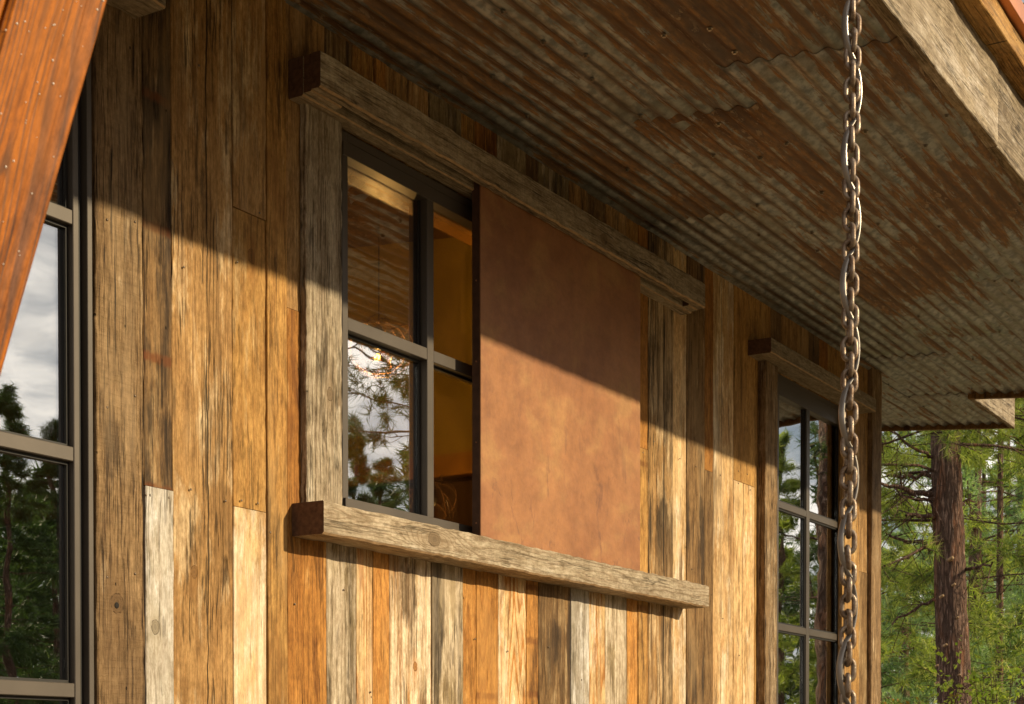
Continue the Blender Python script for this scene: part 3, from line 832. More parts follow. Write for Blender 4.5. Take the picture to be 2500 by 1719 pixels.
# far window
m2x = P(1973, 1400).x
z2 = [P(1973, 1256).z, P(1973, 1543).z]
z2.append(z2[1] - (z2[0] - z2[1]))
F2X1 = P(2056, 1300).x
w2 = window('window', [m2x], z2[::-1], col_x(1896), F2X1, 0.6, 3.725,
            'tall divided window near the house corner behind the hanging chain', mw=0.052, mh=0.040, stile=0.034, gdep=0.022)
box('head_rail', col_x(1896) + .002, F2X1 - .002, D - .003, D + .05, 3.60, 3.69, FRAME, w2)
a = P(1890, 827, .14); b = P(1883, 862, .14); c = P(2139, 985, .14)
l2 = board('lintel', b.x, c.x, 0.0, 0.140, b.z + .004, a.z, 'beam', house, horiz=True, jit=0.0012, seg=40, paint_light=True,
      wa=(.25,.15,.3), wb=(9,.35,.1), saw=.5, seed=81)
tag(l2, 'short pale lintel beam over the far window by the corner')
jb = board('jamb_board', P(1868.5, 1300, .05).x, P(1898, 1300, .05).x, 0.0, 0.05, BOT, b.z, 'rough', house, jit=0.003, bev=0.003, seg=60,
      wa=(.45,.25,.3), wb=(8,.9,.3), saw=.35, streak=.4, kn=(-.006,1.35,.022), seed=82)
tag(jb, 'rough grey jamb board left of the far window with a knot near its top')
jr = board('jamb_board', P(2057, 1300, .03).x, P(2098, 1300, .03).x, 0.0, 0.03, BOT, b.z, 'golden', house, jit=0.002, seg=30,
      wa=(.35,.15,.2), wb=(8,.6,.2), saw=.4, streak=.3, seed=83)
tag(jr, 'tan jamb board right of the far window beside the chain')

# --- sliding shutter
EDGEM = plain('rusted_edge_in_shade', (0.085, 0.042, 0.026), 0.6, .2, .3, 20, .3)  # rusted steel, darkened to paint in the shade of the flange's sunless side
shx0, shx1 = P(1174, 1000, .097).x, P(1563.5, 1000, .097).x
sh = empty('sliding_shutter', ((shx0 + shx1) / 2, D - .08, SZ1), house)
sh['label'] = 'smooth rusty brown steel sliding shutter covering half of the window'
box('shutter_sheet', shx0, shx1, D - .097, D - .090, SZ1 - 0.0 + .001, LZ0 + .03, CORTEN, sh, 0.002)
box('edge_flange', shx0 + .0005, shx0 + .012, D - .0895, D - .055, SZ1 + .001, LZ0 + .03, EDGEM, sh, 0.001)
box('edge_flange', shx1 - .012, shx1 - .0005, D - .0895, D - .067, SZ1 + .001, LZ0 + .03, CORTEN, sh, 0.001)
box('backing_board', shx0 + .013, shx1 - .013, D - .089, D - .067, SZ1 + .002, LZ0 + .028, INWOOD, sh, 0.001)
def dome(r, h, seg=8):
    bm = bmesh.new()
    bmesh.ops.create_uvsphere(bm, u_segments=seg, v_segments=5, radius=r)
    bmesh.ops.scale(bm, vec=(1, 1, h / r), verts=bm.verts[:])
    return mesh_of(bm, 'dome', True)
rv = dome(0.004, 0.003)
rv.materials.append(CORTEN)
for z in (2.43, 2.75, 3.07, 3.39):
    o = bpy.data.objects.new('rivet', rv); C.objects.link(o); o.parent = sh
    o.location = Vector((shx0, D - .075, z)) - wpos(sh); o.rotation_euler = (0, RAD(90), 0)

# nail heads
NAILM = plain('nail_steel', (0.16, 0.12, 0.09), 0.4, 0.7, 0.5, 60, .3)
nme = dome(0.0042, 0.0022, 8); nme.materials.append(NAILM)
rn = random.Random(44)
def nail(px, py, e=0.0035):
    p = P(px, py, e)
    o = bpy.data.objects.new('nail', nme); C.objects.link(o); o.parent = house
    o.location = p - wpos(house); o.rotation_euler = (RAD(90), 0, 0)
for px, py in ((357, 1209), (412, 1215), (466, 1195), (551, 1223), (590, 1222), (630, 1229), (449, 652), (580, 640), (634, 520), (486, 160), (660, 1300),
               (720, 1475), (765, 748), (1597, 1078), (1660, 1120), (1700, 1139), (1760, 1160), (1803, 1150), (1825, 1158), (1803, 1180), (1832, 1196), (1570, 1105),
               (1592, 1400), (1690, 1390), (1765, 1510), (1805, 1600), (1240, 1590), (1160, 1560), (905, 1690), (840, 1440), (1340, 1580), (1420, 1660)):
    nail(px, py)
kh = dome(0.010, 0.002, 12); kh.materials.append(BACKING)
o = bpy.data.objects.new('knot_hole', kh); C.objects.link(o); o.parent = house
o.location = P(285, 1478, .0128) - wpos(house); o.rotation_euler = (RAD(90), 0, 0)
for py in (540, 980, 1420):
    for px in (262, 330): nail(px, py + rn.uniform(-20, 20), .0125)

# ------------------------------------------------------------------ the roof and its tin soffit
roof = empty('roof', (7, D, 4.0), house)
roof['label'] = 'low roof with a wide eave lined in rusty corrugated tin'
EAVE_IN, EAVE_OUT = 1.700, 1.655          # inner / outer face of the deep fascia
NEAR_X, FAR_X = 11.26, 12.43
NARROW_Y = 0.884 * D
AMP = 0.0085
def sheet(x0, x1, y0, y1, drop, seed, rust, tone, warp=0.0):
    n_ = max(2, int(round((y1 - y0) / PITCH * 10)))
    segx = 12
    ox, oy = (x0 + x1) / 2, round(((y0 + y1) / 2) / PITCH) * PITCH
    oz = roof_z(oy)
    rr = random.Random(seed)
    bm = bmesh.new(); grid = []
    phs = rr.uniform(0, 6)
    for i in range(segx + 1):
        x = x0 + (x1 - x0) * i / segx
        row = []
        for j in range(n_ + 1):
            y = y0 + (y1 - y0) * j / n_
            sag = warp * math.sin(x * 1.7 + phs) * 0.5 + warp * 0.4 * math.sin(y * 9 + x * .8 + phs)
            z = roof_z(y) - drop + AMP * math.sin(2 * math.pi * y / PITCH) + sag - 0.009
            row.append(bm.verts.new((x - ox, y - oy, z - oz)))
        grid.append(row)
    top = [[bm.verts.new((v.co.x, v.co.y, v.co.z + 0.0011)) for v in row] for row in grid]
    for i in range(segx):
        for j in range(n_):
            bm.faces.new((grid[i][j], grid[i][j + 1], grid[i + 1][j + 1], grid[i + 1][j]))
            bm.faces.new((top[i][j], top[i + 1][j], top[i + 1][j + 1], top[i][j + 1]))
    for i in range(segx):
        bm.faces.new((grid[i][0], grid[i + 1][0], top[i + 1][0], top[i][0]))
        bm.faces.new((grid[i + 1][n_], grid[i][n_], top[i][n_], top[i + 1][n_]))
    for j in range(n_):
        bm.faces.new((grid[0][j + 1], grid[0][j], top[0][j], top[0][j + 1]))
        bm.faces.new((grid[segx][j], grid[segx][j + 1], top[segx][j + 1], top[segx][j]))
    me = mesh_of(bm, 'corrugated_sheet', True)
    o = link('corrugated_sheet', me, (ox, oy, oz), roof, (TIN,))
    o['ra'] = [float(seed), float(rust), float(tone)]
    return o
rows = [
 # y0, y1, drop, [(x0, x1, rust, tone)]
 (2.86, 3.60, 0.000, [(0.0, 3.2, .45, .8), (3.1, 6.95, .60, .75), (6.85, 10.1, .38, .9), (10.0, NEAR_X + .01, .42, .9)]),
 (2.30, 2.93, 0.003, [(1.0, 5.85, .52, .85), (5.72, 9.55, .66, 1.0), (9.43, NEAR_X, .60, .85)]),
 (1.69, 2.37, 0.0055, [(0.8, 5.45, .80, .8), (5.32, 8.35, .66, .9), (8.25, NEAR_X, .66, .8)]),
]
sd = 3
for y0, y1, dr, lst in rows:
    for k, (x0, x1, ru, to) in enumerate(lst):
        sd += 1
        sheet(x0, x1, y0, y1, dr + (0.0022 if k % 2 else 0.0), sd, ru, to, 0.0022)
sheet(NEAR_X - .02, FAR_X - .02, NARROW_Y, 3.60, 0.004, 31, .45, .95, 0.001)
sheet(CORNER_X + .002, FAR_X - .02, 3.55, 6.0, 0.006, 32, .45, .95, 0.001)

# screws that hold the tin
sb = bmesh.new()
bmesh.ops.create_cone(sb, cap_ends=True, segments=10, radius1=.0115, radius2=.0115, depth=.002)
r_ = bmesh.ops.create_cone(sb, cap_ends=True, segments=6, radius1=.0068, radius2=.0060, depth=.007)
bmesh.ops.translate(sb, vec=(0, 0, -.004), verts=r_['verts'])
SCREWM = plain('screw_steel', (0.30, 0.27, 0.23), 0.3, 0.8, 0.5, 40, .1)
sme = mesh_of(sb, 'screw'); sme.materials.append(SCREWM)
scr = [(1000 + x / 2.579, y / 2.579) for x, y in ((640,15),(820,225),(1050,315),(465,448),(1115,462),(770,685),(1325,1035),(1425,695),(1955,738),(1862,948),(2110,270),(1557,182),(1955,120),(2170,1260),(2165,960),(140,515))]
scr += [(1500 + x / 1.995, 100 + y / 1.995) for x, y in ((805,472),(1080,430),(1210,410),(922,912),(743,915),(548,967),(325,990),(1543,880),(1258,868),(1830,1145),(1915,1145),(1447,1322),(1262,1450),(940,1230),(1598,332),(1958,765),(1722,1530),(1855,1395),(1010,710),(970,1000),(1472,484),(683,545))]
scr += [(2183, 929), (2232, 961), (2370, 940), (2408, 954), (2255, 984), (2475, 948)]
for x, y in scr:
    p = R(x, y)
    yy = (round((p.y / PITCH) - .75) + .75) * PITCH        # sit on the rib that hangs lowest
    o = bpy.data.objects.new('screw', sme); C.objects.link(o); o.parent = roof
    o.location = Vector((p.x, yy, roof_z(yy) - AMP - .0175)) - wpos(roof)

def prism_y(name, x0, x1, pts, mat, parent, bev=0):
    """solid with (y,z) outline pts between x0 and x1"""
    cx = (x0 + x1) / 2; cy = sum(p[0] for p in pts) / len(pts); cz = sum(p[1] for p in pts) / len(pts)
    bm = bmesh.new()
    A_ = [bm.verts.new((x0 - cx, y - cy, z - cz)) for y, z in pts]
    B_ = [bm.verts.new((x1 - cx, y - cy, z - cz)) for y, z in pts]
    bm.faces.new(A_); bm.faces.new(B_[::-1])
    k = len(pts)
    for i in range(k):
        bm.faces.new((A_[i], B_[i], B_[(i + 1) % k], A_[(i + 1) % k]))
    bmesh.ops.recalc_face_normals(bm, faces=bm.faces[:])
    return link(name, mesh_of(bm, name), (cx, cy, cz), parent, (mat,))
o = prism_y('roof_deck', -1.2, NEAR_X - .03, [(EAVE_IN + .002, roof_z(EAVE_IN) + .012), (D + 5, roof_z(D + 5) + .012), (D + 5, roof_z(D + 5) + .30), (EAVE_IN + .002, roof_z(EAVE_IN) + .27)], INWOOD, roof)
o = prism_y('roof_deck', NEAR_X - .028, FAR_X - .03, [(NARROW_Y + .002, roof_z(NARROW_Y) + .012), (D + 5, roof_z(D + 5) + .012), (D + 5, roof_z(D + 5) + .30), (NARROW_Y + .002, roof_z(NARROW_Y) + .27)], INWOOD, roof)

def fascia(x0, x1, y0, y1, z0, z1, kind, seg=60, jit=.0025, name='fascia_board', **kw):
    e0, e1 = D - max(y0, y1), D - min(y0, y1)
    return board(name, x0, x1, e0, e1, z0, z1, kind, roof, horiz=True, jit=jit, bev=.003, seg=seg, **kw)
zb = roof_z(EAVE_IN) - .022
# joint of the two fascia boards
jx = None
d_ = ray(2437, 300); jx = d_.x * (EAVE_OUT / d_.y)
fascia(-1.2, jx - .001, EAVE_OUT, EAVE_IN, zb, zb + .325, 'fascia', 120, .003, wa=(.42,.12,.35), wb=(12,.55,.3), streak=.3, kn=(0.0, 2.05, .05), seed=91)
fascia(jx + .001, NEAR_X, EAVE_OUT + .003, EAVE_IN, zb - .002, zb + .322, 'fascia', 100, .003, wa=(.35,.2,.8), wb=(16,.7,.6), streak=.4, kn=(-.02, -2.3, .022), seed=92)
fascia(-1.2, NEAR_X + .01, 1.575, EAVE_IN, zb + .327, zb + .42, 'golden', 100, .003, wa=(.25,.25,.4), wb=(12,.8,.3), streak=.6, seed=93)
box('copper_flashing', -1.2, NEAR_X + .02, 1.540, EAVE_IN, zb + .425, zb + .50, COPPER, roof)
# end trims under the tin
prism_y('end_trim', NEAR_X - .002, NEAR_X + .04, [(EAVE_IN, roof_z(EAVE_IN) - .045), (NARROW_Y + .0, roof_z(NARROW_Y) - .045), (NARROW_Y, roof_z(NARROW_Y) + .05), (EAVE_IN, roof_z(EAVE_IN) + .05)], WOOD, roof)
prism_y('end_trim', FAR_X - .02, FAR_X + .02, [(NARROW_Y - .03, roof_z(NARROW_Y - .03) - .045), (D + 5, roof_z(D + 5) - .045), (D + 5, roof_z(D + 5) + .25), (NARROW_Y - .03, roof_z(NARROW_Y - .03) + .25)], WOOD, roof)
for o in list(roof.children):
    if o.name.startswith('end_trim'): wood_props(o, 'brown', wa=(.05,.3,.3), wb=(8,.4,.1))
fascia(NEAR_X + .042, FAR_X - .022, NARROW_Y - .04, NARROW_Y - .002, roof_z(NARROW_Y) - .05, roof_z(NARROW_Y) + .25, 'beam', 30, .002, wa=(.5,.3,.3), wb=(10,.9,.3), saw=.6, seed=95)

# ------------------------------------------------------------------ inside the room
inn = empty('room', (6, D + 2, 0.5), house)
box('room_floor', HX0, 10.4, D + .13, D + 4.8, 0.52, 0.6, INWOOD, inn, 0)
box('partition_wall', 6.95, 7.05, D + .45, D + 4.8, 3.067, 5.6, OCHRE, inn, 0)
box('partition_beam', 6.90, 7.08, D + .45, D + 4.8, 2.95, 3.065, TRIMW, inn, 0.004)
box('partition_base', 6.97, 7.04, D + .45, D + 4.8, 0.6, 2.948, INWOOD, inn, 0)
box('back_wall', HX0, 10.4, D + 4.8, D + 4.9, 0.5, 5.9, INWOOD, inn, 0)
prism_y('vaulted_ceiling', HX0, 10.4, [(D + .13, 3.93), (D + 4.8, 5.8), (D + 4.8, 5.9), (D + .13, 4.03)], INWOOD, inn)
box('head_trim', WIN1[0] - .1, WIN1[1] + .1, D + .13, D + .24, 3.70, 3.80, TRIMW, inn, 0.004)
box('side_trim', WIN1[0] - .12, WIN1[0] - .02, D + .13, D + .16, 2.2, 3.70, TRIMW, inn, 0.004)

def tube(pts, r, seg=6, closed=False):
    bm = bmesh.new(); rows_ = []
    n_ = len(pts)
    for i, p in enumerate(pts):
        p = Vector(p)
        a_ = Vector(pts[(i - 1) % n_] if (closed or i > 0) else pts[0]); b_ = Vector(pts[(i + 1) % n_] if (closed or i < n_ - 1) else pts[-1])
        t = (b_ - a_).normalized()
        up_ = Vector((0, 0, 1)) if abs(t.z) < .9 else Vector((1, 0, 0))
        s_ = t.cross(up_).normalized(); q = s_.cross(t)
        rr = r[i] if isinstance(r, (list, tuple)) else r
        rows_.append([bm.verts.new(p + (s_ * math.cos(k * 2 * math.pi / seg) + q * math.sin(k * 2 * math.pi / seg)) * rr) for k in range(seg)])
    for i in range(n_ if closed else n_ - 1):
        A_, B_ = rows_[i], rows_[(i + 1) % n_]
        for k in range(seg):
            try: bm.faces.new((A_[k], A_[(k + 1) % seg], B_[(k + 1) % seg], B_[k]))
            except ValueError: pass
    if not closed:
        bm.faces.new(rows_[0][::-1]); bm.faces.new(rows_[-1])
    bmesh.ops.recalc_face_normals(bm, faces=bm.faces[:])
    return bm

def pendant(pos, rad, label, power, ztop):
    p = empty('pendant_lamp', pos)
    tag(p, label, 'lamp', 'wire globe pendant lamps inside the house')
    rr = random.Random(int(pos.x * 100))
    for k in range(8):
        Mx = Matrix.Rotation(rr.uniform(0, 6.28), 3, 'Z') @ Matrix.Rotation(rr.uniform(.5, 1.57), 3, 'X')
        sc = rad * rr.uniform(.82, 1.0); off = Vector((rr.uniform(-.15, .15), rr.uniform(-.15, .15), rr.uniform(-.15, .15))) * rad
        pts = [Mx @ Vector((math.cos(a * .2618) * sc, math.sin(a * .2618) * sc * rr.uniform(.94, 1), 0)) + off for a in range(24)]
        o = link('globe_wire', mesh_of(tube(pts, .0018, 5, True), 'globe_wire', True), pos, p, (WIRE,))
    bmq = bmesh.new(); bmesh.ops.create_cone(bmq, cap_ends=True, segments=12, radius1=.022, radius2=.018, depth=.10)
    link('socket', mesh_of(bmq, 'socket', True), pos + Vector((0, 0, .035)), p, (SOCK,))
    link('cord', mesh_of(tube([(0, 0, .08), (0, 0, (ztop - pos.z) / 2), (0, 0, ztop - pos.z)], .004, 6), 'cord', True), pos, p, (SOCK,))
    bmq = bmesh.new(); bmesh.ops.create_uvsphere(bmq, u_segments=16, v_segments=10, radius=.03)
    for v in bmq.verts:
        v.co.z *= 1.5
    bu = link('bulb', mesh_of(bmq, 'bulb', True), pos + Vector((0, 0, -.045)), p, (BULBGLASS,))
    bmq = bmesh.new(); bmesh.ops.create_uvsphere(bmq, u_segments=8, v_segments=8, radius=.0055)
    for v in bmq.verts:
        v.co.z *= 2.6
    fl = link('filament', mesh_of(bmq, 'filament', True), pos + Vector((0, 0, -.048)), bu, (BULB,))
    L = bpy.data.lights.new('lamp_light', 'POINT'); L.energy = power; L.color = (1.0, .66, .28); L.shadow_soft_size = .015
    lo_ = bpy.data.objects.new('lamp_light', L); C.objects.link(lo_); lo_.parent = p; lo_.location = (0, 0, -.048)
def at_y(x, y, Y):
    d = ray(x, y); t = Y / d.y
    return Vector((d.x * t, Y, EYE + d.z * t))
pendant(at_y(925, 845, D + .75), .150, 'wire globe pendant lamp seen through the upper left panes of the shuttered window', 34, 4.2)
pendant(at_y(1055, 1225, D + .60), .125, 'lower wire globe pendant lamp seen beside the shutter edge', 5, 4.2)

# ------------------------------------------------------------------ chain and cable
cpy = 1.28
dd = ray(2085, 0); t_ = cpy / dd.y
ctop = Vector((dd.x * t_, cpy, 3.985))
pitch = 39.3 * t_ / FPX
wire = 6.8 * t_ / FPX
lk_in = pitch / 2 + wire            # centre-line half length
lk_w = 15.2 * t_ / FPX              # centre-line half width
def link_mesh():
    pts = []
    s = lk_in - lk_w
    for k in range(9):
        a = math.pi * k / 8; pts.append((lk_w * math.cos(a), 0, s + lk_w * math.sin(a)))
    for k in range(9):
        a = math.pi + math.pi * k / 8; pts.append((lk_w * math.cos(a), 0, -s + lk_w * math.sin(a)))
    bm = bmesh.new(); rows_ = []
    n_ = len(pts)
    for i, p in enumerate(pts):
        a_ = Vector(pts[(i - 1) % n_]); b_ = Vector(pts[(i + 1) % n_]); t = (b_ - a_).normalized()
        nrm = Vector((0, 1, 0)); q = t.cross(nrm)
        rows_.append([bm.verts.new(Vector(p) + (nrm * math.cos(k * math.pi / 5) + q * math.sin(k * math.pi / 5)) * wire) for k in range(10)])
    for i in range(n_):
        A_, B_ = rows_[i], rows_[(i + 1) % n_]
        for k in range(10):
            bm.faces.new((A_[k], A_[(k + 1) % 10], B_[(k + 1) % 10], B_[k]))
    bmesh.ops.recalc_face_normals(bm, faces=bm.faces[:])
    return mesh_of(bm, 'chain_link', True)
lme = link_mesh(); lme.materials.append(CHAIN)
chain = empty('hanging_chain', (ctop.x, ctop.y, 0.0))
tag(chain, 'thick rusty steel chain hanging from the eave beam down past the far window', 'chain')
view_az = math.atan2(dd.y, dd.x)
rc_ = random.Random(5)
# phase so that a face-on link is centred at photo y = 219 (1060/4.836)
z_ref = EYE + ray(2083, 219).z * t_
n_links = int((ctop.z - 0.02) / pitch)
k0 = math.floor((ctop.z - z_ref) / pitch)
lean = 9 * t_ / FPX / 2.0
for k in range(-40, k0 + 1):
    z = z_ref + k * pitch
    if z < .05: continue
    o = bpy.data.objects.new('chain_link', lme); C.objects.link(o); o.parent = chain
    s_ = (ctop.z - z) * lean
    o.location = (-math.sin(view_az) * s_ + rc_.uniform(-.001, .001), math.cos(view_az) * s_ + rc_.uniform(-.001, .001), z)
    face = (k % 2 == 0)
    az = view_az + RAD(90) + (0 if face else RAD(90)) + RAD(rc_.uniform(-9, 9)) + RAD(12)
    o.rotation_euler = (RAD(rc_.uniform(-3, 3)), RAD(rc_.uniform(-3, 3)), az)
# added unseen arm, holds the chain out so its shadow falls left of view
box('added_bracket_arm', ctop.x - .02, ctop.x + .02, ctop.y - .03, 1.574, 3.99, 4.03, CHAIN, chain)
# flat cable woven through every fourth link
lat = Vector((-math.sin(view_az), math.cos(view_az), 0))     # to the left in the picture
tow = Vector((-math.cos(view_az), -math.sin(view_az), 0))    # towards the viewer
z_ph = EYE + ray(2080, 299).z * t_
per = pitch * 8
bm = bmesh.new(); prev = None
zz = ctop.z - .002
NS = int(ctop.z / .012)
for i in range(NS):
    z = ctop.z - .004 - i * .012
    ph = (z_ph - z) / per * 2 * math.pi
    s = math.sin(ph)
    s2 = math.copysign(abs(s) ** .75, s)
    ds = (ctop.z - z) * lean
    pxm = t_ / FPX
    if s >= 0: p = lat * (19 * pxm * s2 + ds) + tow * (17 * pxm * s2)
    else: p = lat * (17 * pxm * s2 + ds) + tow * (15 * pxm * s2)
    p.z = z
    # flattened section, its face turned outward
    ang = ph * .0
    ax1 = (lat * .55 + tow * .83).normalized(); ax2 = (lat * .83 - tow * .55).normalized()
    rw = [bm.verts.new(p + ax1 * (3.2 * pxm * math.cos(a)) + ax2 * (9.0 * pxm * math.sin(a))) for a in [k * math.pi / 4 for k in range(8)]]
    if prev:
        for k in range(8): bm.faces.new((prev[k], prev[(k + 1) % 8], rw[(k + 1) % 8], rw[k]))
    prev = rw
cab = link('flat_cable', mesh_of(bm, 'flat_cable', True), (ctop.x, ctop.y, 0.0), None, (CABLE,))
tag(cab, 'smooth grey flat cable woven in and out of the hanging rusty chain', 'cable')

# ------------------------------------------------------------------ orange timber brace at the left
BE = D - 1.75
pa, pb = P(268, 0, BE), P(0, 945, BE)
ax = (pa - pb).normalized()
pbot = pb + ax * ((0.0 - pb.z) / ax.z)
ptop = pb + ax * ((3.93 - pb.z) / ax.z)
Lb = (ptop - pbot).length
ang = math.atan2(ax.x, ax.z)
brace = empty('timber_brace', pbot)
tag(brace, 'slanting orange stained timber brace wet with raindrops at the left edge', 'timber')
side = Vector((math.cos(ang), 0, -math.sin(ang)))
for (w0_, w1_, yo, sd_) in ((0.0, .150, 0.0, 101), (.153, .34, .004, 102)):
    cc = (ptop + pbot) / 2 - side * ((w0_ + w1_) / 2) + Vector((0, .07 + yo, 0))
    me = board_mesh(w1_ - w0_, .14, Lb, sd_, .006, .0006, 30)
    o = link('timber_ply', me, cc, brace, (WOODWET,), (0, ang, 0))
    wood_props(o, 'stain', wa=(.12, .10, 1.0), wb=(34, .5, 0), streak=1.0, seed=sd_)
db = bmesh.new()
rd = random.Random(17)
for i in range(330):
    u_ = rd.uniform(.55, .96) if i % 3 else rd.uniform(.3, .96)
    c_ = pbot + (ptop - pbot) * u_ - side * abs(rd.gauss(.15, .085))
    off = (c_ - pbot).dot(side)
    if off > -.008 or off < -.33: continue
    r0 = rd.choice([.0008, .0010, .0012, .0014, .0018])
    q = bmesh.ops.create_icosphere(db, subdivisions=1, radius=r0)
    bmesh.ops.translate(db, vec=Vector((c_.x, pbot.y - .0004, c_.z)) - pbot, verts=q['verts'])
o = link('water_droplets', mesh_of(db, 'water_droplets', True), pbot, brace, (DROP,))
o['kind'] = 'stuff'

# ------------------------------------------------------------------ trees
def needles_mesh(TP, TD, nl, nw, k, rng):
    """tufts at TP pointing along TD; k needles each of length nl"""
    n_ = len(TP)
    TP = np.repeat(np.array(TP), k, 0); TD = np.repeat(np.array(TD), k, 0)
    m_ = n_ * k
    rv_ = rng.normal(size=(m_, 3))
    dr = TD * rng.uniform(.1, 1.1, (m_, 1)) + rv_ * .62
    dr /= np.linalg.norm(dr, axis=1, keepdims=True) + 1e-9
    L_ = nl * rng.uniform(.65, 1.1, (m_, 1))
    base = TP - TD * rng.uniform(0, .9, (m_, 1)) * nl
    sd2 = np.cross(dr, rng.normal(size=(m_, 3))); sd2 /= np.linalg.norm(sd2, axis=1, keepdims=True) + 1e-9
    tip = base + dr * L_; tip[:, 2] -= .12 * L_[:, 0] * 0
    V = np.empty((m_, 3, 3)); V[:, 0] = base - sd2 * nw; V[:, 1] = base + sd2 * nw; V[:, 2] = tip
    me = bpy.data.meshes.new('needles')
    me.vertices.add(m_ * 3); me.vertices.foreach_set('co', V.reshape(-1))
    me.loops.add(m_ * 3); me.loops.foreach_set('vertex_index', np.arange(m_ * 3, dtype=np.int32))
    me.polygons.add(m_)
    me.polygons.foreach_set('loop_start', np.arange(0, m_ * 3, 3, dtype=np.int32))
    me.polygons.foreach_set('loop_total', np.full(m_, 3, dtype=np.int32))
    me.update(calc_edges=True)
    return me

def tubes_mesh(paths, seg=4):
    vs, fs = [], []
    for pts, rs in paths:
        b0 = len(vs)
        for i, p in enumerate(pts):
            a_ = pts[max(i - 1, 0)]; b_ = pts[min(i + 1, len(pts) - 1)]
            t = (b_ - a_); t = t / (np.linalg.norm(t) + 1e-9)
            up_ = np.array((0, 0, 1.)) if abs(t[2]) < .9 else np.array((1., 0, 0))
            s_ = np.cross(t, up_); s_ /= np.linalg.norm(s_); q = np.cross(s_, t)
            for k in range(seg):
                a = 2 * math.pi * k / seg
                vs.append(p + (s_ * math.cos(a) + q * math.sin(a)) * rs[i])
        for i in range(len(pts) - 1):
            for k in range(seg):
                fs.append((b0 + i * seg + k, b0 + i * seg + (k + 1) % seg, b0 + (i + 1) * seg + (k + 1) % seg, b0 + (i + 1) * seg + k))
    me = bpy.data.meshes.new('limbs')
    me.from_pydata([tuple(v) for v in vs], [], fs)
    for p in me.polygons: p.use_smooth = True
    return me

def trunk_mesh(H, r0, lean=(0, 0), seed=0, seg=16, rings=30, top=.25):
    rng = np.random.default_rng(seed); bm = bmesh.new(); rows_ = []
    off = rng.uniform(-1, 1, (rings + 1, seg)) * .06
    for i in range(rings + 1):
        f = i / rings; r = r0 * (1 - (1 - top) * f) * (1 + .35 * math.exp(-f * 25))
        rows_.append([bm.verts.new((lean[0] * f * H + r * (1 + off[i, k]) * math.cos(2 * math.pi * k / seg), lean[1] * f * H + r * (1 + off[i, k]) * math.sin(2 * math.pi * k / seg), f * H)) for k in range(seg)])
    for i in range(rings):
        for k in range(seg):
            bm.faces.new((rows_[i][k], rows_[i][(k + 1) % seg], rows_[i + 1][(k + 1) % seg], rows_[i + 1][k]))
    return mesh_of(bm, 'trunk', True)

def tree(name, loc, H, r0, cb, CR, nb, label, seed, mat=NEEDLE, nl=.16, nw=.004, k=14, shape='open', lean=(0, 0), tw=9, group=None, cat='tree', ts=1.0, lowest=0.0, ctop_=1.0):
    rng = np.random.default_rng(seed)
    t = empty(name, loc)
    tag(t, label, cat, group)
    link('trunk', trunk_mesh(H, r0, lean, seed), loc, t, (BARK,))
    paths, TP, TD = [], [], []
    for b in range(nb):
        f = cb + (ctop_ - cb) * (b + rng.uniform(0, 1)) / nb
        h = f * H; az = rng.uniform(0, 2 * math.pi)
        u_ = (f - cb) / max(1e-6, (1 - cb))
        L_ = CR * ((1 - u_) ** .8 + .06) * rng.uniform(.7, 1.1) if shape == 'cone' else CR * (math.sin(min(1, u_ * .9 + .22) * math.pi) ** .6 + .05) * rng.uniform(.55, 1.1)
        d = np.array((math.cos(az), math.sin(az), rng.uniform(-.12, .22)))
        p0 = np.array((lean[0] * h, lean[1] * h, h)); pts = []
        side_ = np.array((-math.sin(az), math.cos(az), 0)) * rng.uniform(-.25, .25)
        for s in range(6):
            g = s / 5
            pts.append(p0 + d * L_ * g + side_ * L_ * g * g + np.array((0, 0, (.12 if shape != 'cone' else -.10) * L_ * g * g)) + rng.normal(size=3) * .02 * L_ * (g > 0))
        rb = max(.005, r0 * .12 * (L_ / max(CR, .01)))
        paths.append((pts, [rb * (1 - .8 * s / 5) for s in range(6)]))
        for w in range(tw):
            g = rng.uniform(.25, 1.0) ** .8
            i0 = min(4, int(g * 5)); fr_ = g * 5 - i0
            q = pts[i0] * (1 - fr_) + pts[i0 + 1] * fr_
            dv = d * .8 + rng.normal(size=3) * .7 ; dv[2] = dv[2] * .6 + .1
            dv /= np.linalg.norm(dv)
            tl = L_ * rng.uniform(.12, .30) * (1.25 - .6 * g) + .05
            e_ = q + dv * tl
            mid = q + dv * tl * .5 + rng.normal(size=3) * tl * .08
            paths.append(([q, mid, e_], [rb * .35, rb * .25, rb * .12]))
            for (pp, dq) in ((e_, dv), (q + dv * tl * .66 + rng.normal(size=3) * .04, dv + rng.normal(size=3) * .5), (q + dv * tl * .33 + rng.normal(size=3) * .05, rng.normal(size=3))):
                TP.append(pp); TD.append(dq / (np.linalg.norm(dq) + 1e-9))
        TP.append(pts[-1]); TD.append(d / np.linalg.norm(d))
    cr_ = link('limbs', tubes_mesh(paths), loc, t, (BARK,))
    cr_['kind'] = 'stuff'
    link('crown', needles_mesh(TP, TD, nl, nw, k, rng), loc, t, (mat,))
    return t

def gpos(p):                      # drop a point to the ground
    return Vector((p.x, p.y, 0.0))

